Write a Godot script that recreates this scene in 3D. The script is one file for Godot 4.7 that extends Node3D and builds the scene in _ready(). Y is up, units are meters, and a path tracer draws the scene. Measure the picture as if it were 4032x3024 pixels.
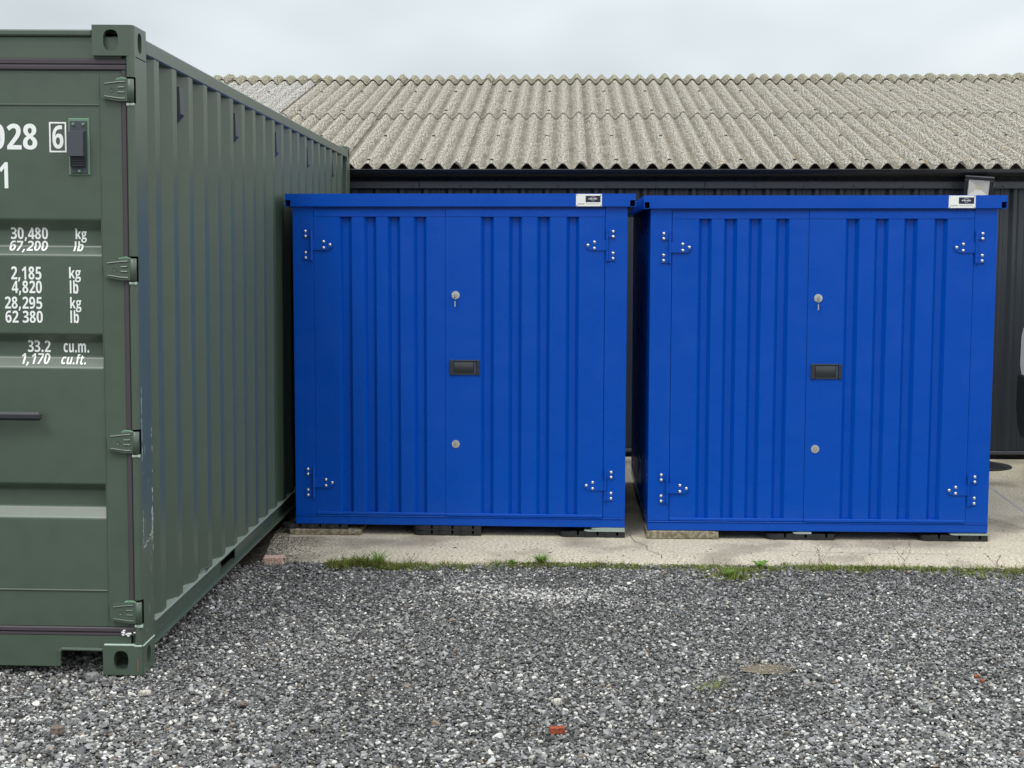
extends Node3D

const EYE := 1.692                     # height of the lens above the gravel
var rng := RandomNumberGenerator.new()
var M := {}
var taken := {}
var bumps := FastNoiseLite.new()
var shade_noise := FastNoiseLite.new()


# ------------------------------------------------------------------ helpers
func lin(r: float, g: float, b: float) -> Color:
	return Color(r, g, b).linear_to_srgb()


func mat(called: String, c: Color, rough := 0.6, metal := 0.0, spec := 0.5) -> StandardMaterial3D:
	var m := StandardMaterial3D.new()
	m.resource_name = called
	m.albedo_color = c
	m.roughness = rough
	m.metallic = metal
	m.metallic_specular = spec
	M[called] = m
	return m


func noise(kind: int, freq: float, octaves: int, sd: int) -> FastNoiseLite:
	var n := FastNoiseLite.new()
	n.noise_type = kind
	n.frequency = freq
	n.fractal_octaves = octaves
	n.seed = sd
	return n


func ramp(stops: Array) -> Gradient:
	var g := Gradient.new()
	var o := PackedFloat32Array()
	var c := PackedColorArray()
	for s in stops:
		o.append(s[0])
		c.append(s[1])
	g.offsets = o
	g.colors = c
	return g


func noise_tex(n: FastNoiseLite, size: int, stops: Array, as_normal := false, strength := 4.0) -> NoiseTexture2D:
	var t := NoiseTexture2D.new()
	t.width = size
	t.height = size
	t.seamless = true
	t.noise = n
	t.generate_mipmaps = false
	if as_normal:
		t.as_normal_map = true
		t.bump_strength = strength
	elif stops.size():
		t.color_ramp = ramp(stops)
	return t


func begin(smooth := false) -> SurfaceTool:
	var st := SurfaceTool.new()
	st.begin(Mesh.PRIMITIVE_TRIANGLES)
	st.set_smooth_group(0 if smooth else 0xFFFFFFFF)
	return st


func face(st: SurfaceTool, pts: Array, out: Vector3, uvs: Array = []) -> void:
	var p := pts
	var t := uvs
	var n := Vector3.ZERO
	for i in p.size():
		var a: Vector3 = p[i]
		var b: Vector3 = p[(i + 1) % p.size()]
		n -= a.cross(b)
	if n.dot(out) < 0.0:
		p = pts.duplicate()
		p.reverse()
		t = uvs.duplicate()
		t.reverse()
	for i in range(1, p.size() - 1):
		for k in [0, i, i + 1]:
			if t.size():
				st.set_uv(t[k])
			st.add_vertex(p[k])


func box(st: SurfaceTool, lo: Vector3, hi: Vector3, xf := Transform3D.IDENTITY) -> void:
	bevel_box(st, lo, hi, 0.0, xf)


func bevel_box(st: SurfaceTool, lo: Vector3, hi: Vector3, b: float, xf := Transform3D.IDENTITY) -> void:
	var c := (lo + hi) * 0.5
	var h := (hi - lo) * 0.5
	var at := func(s: Vector3, axis: int) -> Vector3:
		var e := Vector3(h.x - b, h.y - b, h.z - b)
		e[axis] = h[axis]
		return xf * (c + e * s)
	for axis in 3:
		var u := (axis + 1) % 3
		var w := (axis + 2) % 3
		for sg in [-1.0, 1.0]:
			var q := []
			for k in [[-1.0, -1.0], [1.0, -1.0], [1.0, 1.0], [-1.0, 1.0]]:
				var s := Vector3.ZERO
				s[axis] = sg
				s[u] = k[0]
				s[w] = k[1]
				q.append(at.call(s, axis))
			var out := Vector3.ZERO
			out[axis] = sg
			face(st, q, xf.basis * out)
		if b > 0.0:
			for su in [-1.0, 1.0]:
				for sw in [-1.0, 1.0]:
					var s0 := Vector3.ZERO
					s0[u] = su
					s0[w] = sw
					s0[axis] = -1.0
					var s1 := s0
					s1[axis] = 1.0
					var out := s0
					out[axis] = 0.0
					face(st, [at.call(s0, u), at.call(s1, u), at.call(s1, w), at.call(s0, w)], xf.basis * out)
	if b > 0.0:
		for x in [-1.0, 1.0]:
			for y in [-1.0, 1.0]:
				for z in [-1.0, 1.0]:
					var s := Vector3(x, y, z)
					face(st, [at.call(s, 0), at.call(s, 1), at.call(s, 2)], xf.basis * s)


# a flat outline (x, y) given thickness from z0 to z1
func prism(st: SurfaceTool, poly: PackedVector2Array, z0: float, z1: float, xf := Transform3D.IDENTITY) -> void:
	var idx := Geometry2D.triangulate_polygon(poly)
	for i in range(0, idx.size(), 3):
		var a := poly[idx[i]]
		var b := poly[idx[i + 1]]
		var c := poly[idx[i + 2]]
		for z in [z0, z1]:
			face(st, [xf * Vector3(a.x, a.y, z), xf * Vector3(b.x, b.y, z), xf * Vector3(c.x, c.y, z)], xf.basis * Vector3(0, 0, 1.0 if (z == z1) == (z1 > z0) else -1.0))
	var way := -1.0 if Geometry2D.is_polygon_clockwise(poly) else 1.0
	for i in poly.size():
		var a := poly[i]
		var b := poly[(i + 1) % poly.size()]
		var d := b - a
		face(st, [xf * Vector3(a.x, a.y, z0), xf * Vector3(b.x, b.y, z0), xf * Vector3(b.x, b.y, z1), xf * Vector3(a.x, a.y, z1)], xf.basis * (Vector3(d.y, -d.x, 0) * way))


func cyl(st: SurfaceTool, a: Vector3, b: Vector3, ra: float, rb: float, n := 12, xf := Transform3D.IDENTITY) -> void:
	var d := (b - a).normalized()
	var s := d.cross(Vector3.UP if absf(d.y) < 0.9 else Vector3.RIGHT).normalized()
	var t := d.cross(s)
	var ca := []
	var cb := []
	for i in n:
		var g := TAU * i / n
		var o := s * cos(g) + t * sin(g)
		ca.append(xf * (a + o * ra))
		cb.append(xf * (b + o * rb))
	for i in n:
		var j := (i + 1) % n
		var g := TAU * (i + 0.5) / n
		face(st, [ca[i], ca[j], cb[j], cb[i]], xf.basis * (s * cos(g) + t * sin(g)))
	if ra > 0.0:
		face(st, ca, xf.basis * -d)
	if rb > 0.0:
		face(st, cb, xf.basis * d)


func tube(st: SurfaceTool, path: Array, r: float, n := 6) -> void:
	for i in path.size() - 1:
		cyl(st, path[i], path[i + 1], r, r, n)


# rows of points; neighbouring rows are joined; out tells the visible side
func grid(st: SurfaceTool, rows: Array, out: Vector3, uv_rows: Array = []) -> void:
	for i in rows.size() - 1:
		for j in rows[i].size() - 1:
			var t := []
			if uv_rows.size():
				t = [uv_rows[i][j], uv_rows[i][j + 1], uv_rows[i + 1][j + 1], uv_rows[i + 1][j]]
			face(st, [rows[i][j], rows[i][j + 1], rows[i + 1][j + 1], rows[i + 1][j]], out, t)


func numbered(called: String, parent: Node) -> String:
	var key := str(parent.get_instance_id()) + called
	var n: int = taken.get(key, 0)
	taken[key] = n + 1
	return called if n == 0 else "%s_%03d" % [called, n]


func finish(st: SurfaceTool) -> ArrayMesh:
	st.generate_normals()
	return st.commit()


func place(called: String, mesh: Mesh, m: Material, parent: Node, xf := Transform3D.IDENTITY) -> MeshInstance3D:
	var o := MeshInstance3D.new()
	o.name = numbered(called, parent)
	o.mesh = mesh
	o.material_override = m
	o.transform = xf
	parent.add_child(o, true)
	return o


func part(called: String, st: SurfaceTool, m: Material, parent: Node, xf := Transform3D.IDENTITY) -> MeshInstance3D:
	return place(called, finish(st), m, parent, xf)


func tag(o: Node, label: String, category := "", group := "", kind := "") -> Node:
	if label:
		o.set_meta("label", label)
	if category:
		o.set_meta("category", category)
	if group:
		o.set_meta("group", group)
	if kind:
		o.set_meta("kind", kind)
	return o


func thing(called: String, label: String, category: String, xf := Transform3D.IDENTITY, group := "") -> Node3D:
	var o := Node3D.new()
	o.name = numbered(called, self)
	o.transform = xf
	add_child(o, true)
	tag(o, label, category, group)
	return o


func frame_of(yaw: float, pitch: float, roll: float, at: Vector3) -> Transform3D:
	return Transform3D(Basis.from_euler(Vector3(pitch, yaw, roll)), at)


# ------------------------------------------------------------------ materials
func make_materials() -> void:
	var wave := noise_tex(noise(FastNoiseLite.TYPE_SIMPLEX_SMOOTH, 0.006, 2, 11), 512, [], true, 5.0)
	var peel := noise_tex(noise(FastNoiseLite.TYPE_SIMPLEX_SMOOTH, 0.03, 3, 5), 512, [], true, 1.5)
	var dust := noise_tex(noise(FastNoiseLite.TYPE_SIMPLEX_SMOOTH, 0.012, 5, 3), 512, [[0.0, Color(0.93, 0.94, 0.94)], [0.5, Color(0.975, 0.98, 0.98)], [1.0, Color(1, 1, 1)]])
	var m := mat("green_paint", lin(0.071, 0.099, 0.073), 0.36, 0.0, 0.5)
	m.albedo_texture = dust
	m.normal_enabled = true
	m.normal_texture = peel
	m.normal_scale = 0.05
	tri(m, 1.1)
	m = mat("green_repaint", lin(0.13, 0.235, 0.15), 0.5)
	m = mat("skylit_dusty_green", lin(0.20, 0.245, 0.215), 0.75, 0.0, 0.4)  # paler green: sky brightness on the rail ledge painted in, with dust
	m = mat("weld_paint", lin(0.36, 0.46, 0.38), 0.6)
	m = mat("bare_scuff", lin(0.44, 0.50, 0.46), 0.7)
	m = mat("rust", lin(0.24, 0.10, 0.045), 0.85)
	m = mat("rubber", lin(0.062, 0.052, 0.060), 0.55, 0.0, 0.4)
	m = mat("dark_plastic", lin(0.022, 0.026, 0.030), 0.42, 0.0, 0.5)
	m = mat("vent_plastic", lin(0.050, 0.058, 0.068), 0.5, 0.0, 0.45)
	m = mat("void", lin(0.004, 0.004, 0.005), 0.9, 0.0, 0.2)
	m = mat("stencil_white", lin(0.80, 0.82, 0.80), 0.6)
	m = mat("blue_paint", lin(0.0, 0.063, 0.405), 0.22, 0.0, 0.36)
	m.normal_enabled = true
	m.normal_texture = wave
	m.normal_scale = 0.20
	tri(m, 0.8)
	var scuff := noise_tex(noise(FastNoiseLite.TYPE_SIMPLEX_SMOOTH, 0.02, 4, 8), 256, [[0.0, Color(0.24, 0.24, 0.24)], [0.6, Color(0.30, 0.30, 0.30)], [1.0, Color(0.42, 0.42, 0.42)]])
	m.roughness = 1.0
	m.roughness_texture = scuff
	m = mat("zinc", lin(0.62, 0.63, 0.63), 0.38, 0.9, 0.5)
	m = mat("steel", lin(0.66, 0.64, 0.60), 0.35, 0.8, 0.5)
	m = mat("plate_white", lin(0.78, 0.79, 0.76), 0.4)
	m = mat("plate_navy", lin(0.012, 0.014, 0.040), 0.35)
	m = mat("plate_grey", lin(0.42, 0.42, 0.42), 0.5)
	m = mat("cladding", lin(0.034, 0.040, 0.046), 0.38, 0.0, 0.45)
	m.normal_enabled = true
	m.normal_texture = wave
	m.normal_scale = 0.06
	tri(m, 0.7)
	m = mat("flashing", lin(0.060, 0.068, 0.076), 0.4, 0.0, 0.5)
	m = mat("gutter_black", lin(0.008, 0.009, 0.011), 0.3, 0.0, 0.5)
	m = mat("old_board", lin(0.040, 0.036, 0.034), 0.85)
	m.albedo_texture = noise_tex(noise(FastNoiseLite.TYPE_SIMPLEX, 0.03, 4, 21), 256, [[0.0, Color(0.5, 0.5, 0.5)], [1.0, Color(1, 1, 1)]])
	tri(m, 1.5)
	# weathered fibre cement: pale fibres over grey, ochre lichen in places
	var fibre := noise_tex(noise(FastNoiseLite.TYPE_SIMPLEX, 0.062, 4, 31), 1024, [[0.0, lin(0.07, 0.065, 0.056)], [0.32, lin(0.135, 0.125, 0.108)], [0.48, lin(0.25, 0.235, 0.205)], [0.60, lin(0.44, 0.42, 0.375)], [0.80, lin(0.62, 0.60, 0.545)], [1.0, lin(0.70, 0.68, 0.63)]])
	var fibre_high := noise_tex(noise(FastNoiseLite.TYPE_SIMPLEX, 0.062, 4, 31), 1024, [[0.0, Color(0, 0, 0)], [1.0, Color(1, 1, 1)]])
	var lichen := channel_marks()
	for spec in [["roof_sheet", Color(0.965, 0.955, 0.93)], ["ridge_sheet", Color(0.90, 0.89, 0.82)], ["roof_grey", Color(1, 1, 1)]]:
		m = mat(spec[0], spec[1], 0.92, 0.0, 0.3)
		m.albedo_texture = fibre
		m.heightmap_enabled = true
		m.heightmap_texture = fibre_high
		m.heightmap_scale = 0.45
		m.detail_enabled = true
		m.detail_albedo = lichen
		m.detail_uv_layer = BaseMaterial3D.DETAIL_UV_2
	M.roof_grey.albedo_color = Color(1.0, 1.01, 1.02)
	M.roof_grey.detail_enabled = false
	# concrete
	m = mat("concrete", Color(1, 1, 1), 0.9, 0.0, 0.3)
	m.albedo_texture = noise_tex(noise(FastNoiseLite.TYPE_SIMPLEX, 0.07, 5, 51), 1024, [[0.0, lin(0.28, 0.24, 0.175)], [0.35, lin(0.43, 0.38, 0.29)], [0.6, lin(0.55, 0.495, 0.385)], [1.0, lin(0.67, 0.615, 0.50)]])
	m.heightmap_enabled = true
	m.heightmap_texture = noise_tex(noise(FastNoiseLite.TYPE_SIMPLEX, 0.09, 4, 52), 512, [[0.0, Color(0, 0, 0)], [1.0, Color(1, 1, 1)]])
	m.heightmap_scale = 0.3
	m.detail_enabled = true
	m.detail_albedo = noise_tex(noise(FastNoiseLite.TYPE_SIMPLEX_SMOOTH, 0.009, 5, 53), 512, [[0.0, lin(0.16, 0.14, 0.105) * Color(1, 1, 1, 0.7)], [0.32, lin(0.22, 0.195, 0.15) * Color(1, 1, 1, 0.45)], [0.55, lin(0.4, 0.37, 0.3) * Color(1, 1, 1, 0.0)], [0.8, lin(0.58, 0.54, 0.45) * Color(1, 1, 1, 0.0)], [1.0, lin(0.64, 0.60, 0.51) * Color(1, 1, 1, 0.5)]])
	m.detail_uv_layer = BaseMaterial3D.DETAIL_UV_2
	m = mat("old_slab", Color(1, 1, 1), 0.95, 0.0, 0.3)
	m.albedo_texture = noise_tex(noise(FastNoiseLite.TYPE_SIMPLEX, 0.05, 4, 61), 256, [[0.0, lin(0.10, 0.085, 0.05)], [0.5, lin(0.21, 0.185, 0.13)], [1.0, lin(0.40, 0.37, 0.28)]])
	tri(m, 2.0)
	m = mat("soil", lin(0.055, 0.048, 0.040), 0.95, 0.0, 0.2)
	m.albedo_texture = noise_tex(noise(FastNoiseLite.TYPE_SIMPLEX, 0.06, 5, 63), 512, [[0.0, Color(0.45, 0.45, 0.45)], [0.6, Color(0.85, 0.84, 0.82)], [1.0, Color(1, 1, 1)]])
	tri(m, 0.6)
	m = mat("yard_ground", Color(1, 1, 1), 0.95, 0.0, 0.2)
	m.albedo_texture = noise_tex(noise(FastNoiseLite.TYPE_SIMPLEX, 0.2, 3, 65), 1024, [[0.0, lin(0.03, 0.03, 0.03)], [0.5, lin(0.10, 0.10, 0.10)], [0.72, lin(0.22, 0.22, 0.21)], [0.85, lin(0.55, 0.54, 0.5)], [1.0, lin(0.7, 0.7, 0.66)]])
	tri(m, 0.5, true)
	m = mat("gravel_fines", lin(0.075, 0.072, 0.068), 0.95, 0.0, 0.2)
	m = mat("mud", lin(0.135, 0.115, 0.080), 0.75, 0.0, 0.4)
	m = mat("stone", Color(1, 1, 1), 0.75, 0.0, 0.4)
	m.vertex_color_use_as_albedo = true
	m = mat("blade", Color(1, 1, 1), 0.7, 0.0, 0.3)
	m.vertex_color_use_as_albedo = true
	m.backlight_enabled = true
	m.backlight = Color(0.35, 0.4, 0.2)
	m = mat("leaf", lin(0.11, 0.19, 0.035), 0.6, 0.0, 0.4)
	m.backlight_enabled = true
	m.backlight = Color(0.3, 0.4, 0.15)
	m = mat("fern_leaf", lin(0.13, 0.205, 0.045), 0.65, 0.0, 0.3)
	m.backlight_enabled = true
	m.backlight = Color(0.35, 0.45, 0.15)
	m = mat("dry_stem", lin(0.075, 0.06, 0.03), 0.8)
	var clay := noise_tex(noise(FastNoiseLite.TYPE_SIMPLEX, 0.05, 4, 71), 256, [[0.0, Color(0.55, 0.5, 0.5)], [0.6, Color(0.95, 0.95, 0.95)], [1.0, Color(1, 1, 1)]])
	for s in [["red_clay", lin(0.34, 0.085, 0.045)], ["pink_clay", lin(0.62, 0.44, 0.36)], ["brown_rock", lin(0.20, 0.165, 0.14)], ["orange_rock", lin(0.30, 0.10, 0.05)], ["pale_rock", lin(0.60, 0.57, 0.50)], ["grey_rock", lin(0.26, 0.26, 0.26)]]:
		m = mat(s[0], s[1], 0.9, 0.0, 0.3)
		m.albedo_texture = clay
		tri(m, 6.0)
	m = mat("pad_plastic", lin(0.016, 0.017, 0.019), 0.5, 0.0, 0.45)
	m = mat("shim", lin(0.30, 0.37, 0.335), 0.35, 0.0, 0.5)
	m = mat("iron", lin(0.030, 0.033, 0.036), 0.7, 0.2, 0.4)
	m = mat("car_white", lin(0.74, 0.74, 0.73), 0.2, 0.0, 0.5)
	m.clearcoat_enabled = true
	m.clearcoat = 0.7
	m.clearcoat_roughness = 0.05
	m = mat("car_trim", lin(0.014, 0.014, 0.016), 0.45)
	m = mat("car_glass", lin(0.01, 0.012, 0.014), 0.05, 0.0, 0.6)
	m = mat("tyre", lin(0.014, 0.014, 0.014), 0.85)
	m = mat("tail_red", lin(0.30, 0.01, 0.01), 0.2)
	m = mat("lamp_black", lin(0.020, 0.021, 0.023), 0.4)
	m = mat("reflector", lin(0.80, 0.77, 0.69), 0.45, 0.2)
	m = mat("led", lin(0.80, 0.70, 0.35), 0.5)
	m = mat("pane", Color(1, 1, 1, 0.06), 0.03)
	m.transparency = BaseMaterial3D.TRANSPARENCY_ALPHA


# a sheet's worth of markings: ragged darker bands along the seven channels, lichen spots
func channel_marks() -> ImageTexture:
	var w := 560
	var h := 640
	var img := Image.create(w, h, false, Image.FORMAT_RGBA8)
	var rough := noise(FastNoiseLite.TYPE_SIMPLEX_SMOOTH, 0.05, 4, 301)
	var broad := noise(FastNoiseLite.TYPE_SIMPLEX_SMOOTH, 0.012, 3, 302)
	var spots := noise(FastNoiseLite.TYPE_SIMPLEX_SMOOTH, 0.028, 3, 303)
	for y in h:
		for x in w:
			# mirrored along the slope so that it repeats without a seam
			var v := absf(y - h * 0.5)
			var t := fposmod(x / 80.0, 1.0)
			var lane := floorf(x / 80.0)
			var a := rough.get_noise_2d(x * 0.9, v * 0.35)
			var b := broad.get_noise_2d(lane * 170.0, v * 1.2)
			var off := absf(t - 0.5) + 0.10 * a
			var channel_tone := smoothstep(0.24 + 0.10 * b, 0.05, off) * (0.64 + 0.5 * b + 0.35 * a)
			var c := lin(0.105, 0.095, 0.070)
			var alpha := clampf(channel_tone, 0.0, 0.85)
			var sp := spots.get_noise_2d(x, v)
			var o := smoothstep(0.54, 0.66, sp)
			if o > 0.02:
				c = c.lerp(lin(0.36, 0.20, 0.055), o)
				alpha = maxf(alpha, o * 0.7)
			var pale := smoothstep(0.40, 0.62, -sp)
			if pale > 0.02 and alpha < 0.3:
				c = c.lerp(lin(0.50, 0.49, 0.45), pale)
				alpha = maxf(alpha, pale * 0.5)
			img.set_pixel(x, y, Color(c.r, c.g, c.b, alpha))
	return ImageTexture.create_from_image(img)


func tri(m: StandardMaterial3D, scale: float, in_world := false) -> void:
	m.uv1_triplanar = true
	m.uv1_world_triplanar = in_world
	m.uv1_scale = Vector3(scale, scale, scale)


# ------------------------------------------------------------------ sky
func overcast() -> ImageTexture:
	var w := 768
	var h := 384
	var img := Image.create(w, h, false, Image.FORMAT_RGBAF)
	var big := noise(FastNoiseLite.TYPE_SIMPLEX_SMOOTH, 1.0, 4, 14)
	var fine := noise(FastNoiseLite.TYPE_SIMPLEX_SMOOTH, 2.8, 4, 9)
	for y in h:
		var e := (0.5 - (y + 0.5) / h) * PI
		for x in w:
			var a := ((x + 0.5) / w - 0.5) * TAU
			var d := Vector3(cos(e) * sin(a), sin(e), -cos(e) * cos(a))
			var q := d / (maxf(d.y, 0.0) + 0.22)
			var n := big.get_noise_3dv(q) * 0.8 + fine.get_noise_3dv(q) * 0.35
			var up := maxf(d.y, 0.0)
			var l := 1.01 * (1.0 + 2.0 * up) / 1.28
			l *= 1.0 + 0.26 * (cos(a + 1.15) - 0.30) * cos(e) + 0.21 * (n + 0.08)
			var white := clampf((l / (1.01 * (1.0 + 2.0 * up) / 1.28) - 0.82) / 0.34, 0.0, 1.0)
			var c := Color(0.885, 0.975, 1.025).lerp(Color(0.985, 1.0, 1.01), white) * l
			img.set_pixel(x, y, Color(c.r, c.g, c.b, 1.0))
	return ImageTexture.create_from_image(img)


# ------------------------------------------------------------------ ground
func lay(x: float, z: float) -> float:
	return bumps.get_noise_2d(x, z) * 0.016 - 0.006


func slab_edge(x: float) -> float:
	return -7.70 + 0.055 * (x + 1.0) * 0.5 + 0.018 * shade_noise.get_noise_2d(x * 3.0, 4.0)


func stone_mesh(sd: int, round_it: bool) -> ArrayMesh:
	var r := RandomNumberGenerator.new()
	r.seed = sd
	var t := 1.618
	var pts := [Vector3(-1, t, 0), Vector3(1, t, 0), Vector3(-1, -t, 0), Vector3(1, -t, 0), Vector3(0, -1, t), Vector3(0, 1, t), Vector3(0, -1, -t), Vector3(0, 1, -t), Vector3(t, 0, -1), Vector3(t, 0, 1), Vector3(-t, 0, -1), Vector3(-t, 0, 1)]
	var fs := [[0, 11, 5], [0, 5, 1], [0, 1, 7], [0, 7, 10], [0, 10, 11], [1, 5, 9], [5, 11, 4], [11, 10, 2], [10, 7, 6], [7, 1, 8], [3, 9, 4], [3, 4, 2], [3, 2, 6], [3, 6, 8], [3, 8, 9], [4, 9, 5], [2, 4, 11], [6, 2, 10], [8, 6, 7], [9, 8, 1]]
	var amount := 0.12 if round_it else 0.50
	for i in pts.size():
		var v: Vector3 = pts[i]
		pts[i] = v.normalized() * 0.5 * (1.0 + r.randf_range(-amount, amount * 0.7)) * Vector3(1.0, 0.50, 0.74)
	var st := begin(round_it)
	for f in fs:
		var c: Vector3 = pts[f[0]] + pts[f[1]] + pts[f[2]]
		face(st, [pts[f[0]], pts[f[1]], pts[f[2]]], c)
	return finish(st)


func make_ground() -> void:
	var st := begin()
	face(st, [Vector3(-250, -0.045, 250), Vector3(250, -0.045, 250), Vector3(250, -0.045, -250), Vector3(-250, -0.045, -250)], Vector3.UP)
	tag(part("ground", st, M.yard_ground, self), "flat grey gravel yard reaching far beyond the sheds", "ground", "", "structure")
	# the bed of fines under the loose stones
	st = begin(true)
	var rows := []
	for i in 49:
		var row := []
		var z := -2.9 - i * 0.1
		for j in 81:
			var x := -3.6 + j * 0.1
			row.append(Vector3(x, lay(x, z) - 0.012, z))
		rows.append(row)
	grid(st, rows, Vector3.UP)
	tag(part("gravel_bed", st, M.gravel_fines, self), "dark fines between the loose stones of the yard", "ground", "", "structure")
	# concrete slab with an uneven front edge
	st = begin()
	var top := -0.008
	for i in 240:
		var x0 := -3.0 + i * 0.05
		var x1 := x0 + 0.05
		var z0 := slab_edge(x0)
		var z1 := slab_edge(x1)
		var strips := [[z0, z1], [-9.5, -9.5], [-11.0, -11.0], [-13.0, -13.0]]
		for k in 3:
			var q := [Vector3(x0, top, strips[k][0]), Vector3(x1, top, strips[k][1]), Vector3(x1, top, strips[k + 1][1]), Vector3(x0, top, strips[k + 1][0])]
			for order in [q]:
				var n := [0, 1, 2, 0, 2, 3]
				for id in n:
					var v: Vector3 = order[id]
					st.set_uv(Vector2(v.x, v.z) / 1.9)
					st.set_uv2(Vector2(v.x, v.z) / 3.1)
					st.add_vertex(v)
		face(st, [Vector3(x0, top, z0), Vector3(x1, top, z1), Vector3(x1, -0.2, z1 + 0.01), Vector3(x0, -0.2, z0 + 0.01)], Vector3(0, 0, 1))
	var slab: Node3D = tag(part("concrete_slab", st, M.concrete, self), "weathered cream concrete slab under both blue sheds", "slab", "", "structure")
	# cracks and a filled joint, thin raised or dirt filled lines
	for c in [[[Vector2(0.727, -8.50), Vector2(0.74, -8.30), Vector2(0.80, -8.17), Vector2(0.79, -8.05), Vector2(0.86, -7.92), Vector2(0.85, -7.82)], 0.0016, M.soil], [[Vector2(3.62, -10.60), Vector2(3.575, -10.38), Vector2(3.45, -9.32), Vector2(3.34, -8.4)], 0.008, M.plate_grey], [[Vector2(3.05, -9.2), Vector2(3.2, -8.9), Vector2(3.26, -8.5), Vector2(3.4, -8.2)], 0.0014, M.soil], [[Vector2(1.5, -8.05), Vector2(1.9, -7.99), Vector2(2.6, -7.95)], 0.0014, M.soil]]:
		st = begin()
		var line: Array = c[0]
		for i in line.size() - 1:
			var a: Vector2 = line[i]
			var b: Vector2 = line[i + 1]
			var w: float = c[1]
			var n := (b - a).orthogonal().normalized() * w
			face(st, [Vector3(a.x - n.x, top + 0.002, a.y - n.y), Vector3(b.x - n.x, top + 0.002, b.y - n.y), Vector3(b.x + n.x, top + 0.002, b.y + n.y), Vector3(a.x + n.x, top + 0.002, a.y + n.y)], Vector3.UP)
		part("joint_filler" if c[2] == M.plate_grey else "crack", st, c[2], slab)
	# dark soil that has washed over the slab beside the green container
	st = begin()
	var edge := []
	for i in 13:
		var z := -7.60 - i * 0.12
		edge.append(Vector3(-1.38 - 0.10 * i / 12.0 - 0.05 * absf(shade_noise.get_noise_1d(i * 3.0)), 0.0, z))
	for i in 12:
		var a: Vector3 = edge[i]
		var b: Vector3 = edge[i + 1]
		face(st, [Vector3(a.x, top + 0.003, a.z), Vector3(b.x, top + 0.003, b.z), Vector3(-1.62, 0.012, b.z), Vector3(-1.62, 0.012, a.z)], Vector3.UP)
	tag(part("soil", st, M.soil, self), "dark soil lying between the green container and the concrete", "soil", "", "structure")
	# brown muddy hollow in the gravel
	st = begin(true)
	var ring := []
	for i in 28:
		var g := TAU * i / 28.0
		var k := 1.0 + 0.25 * shade_noise.get_noise_1d(i * 7.0)
		ring.append(Vector3(1.06 + cos(g) * 0.115 * k, lay(1.06, -5.7) + 0.003, -5.68 + sin(g) * 0.07 * k))
	for i in 28:
		face(st, [Vector3(1.06, lay(1.06, -5.7) + 0.007, -5.68), ring[i], ring[(i + 1) % 28]], Vector3.UP)
	tag(part("mud_patch", st, M.mud, self), "small brown patch of bare mud in the gravel", "mud", "", "structure")


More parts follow.
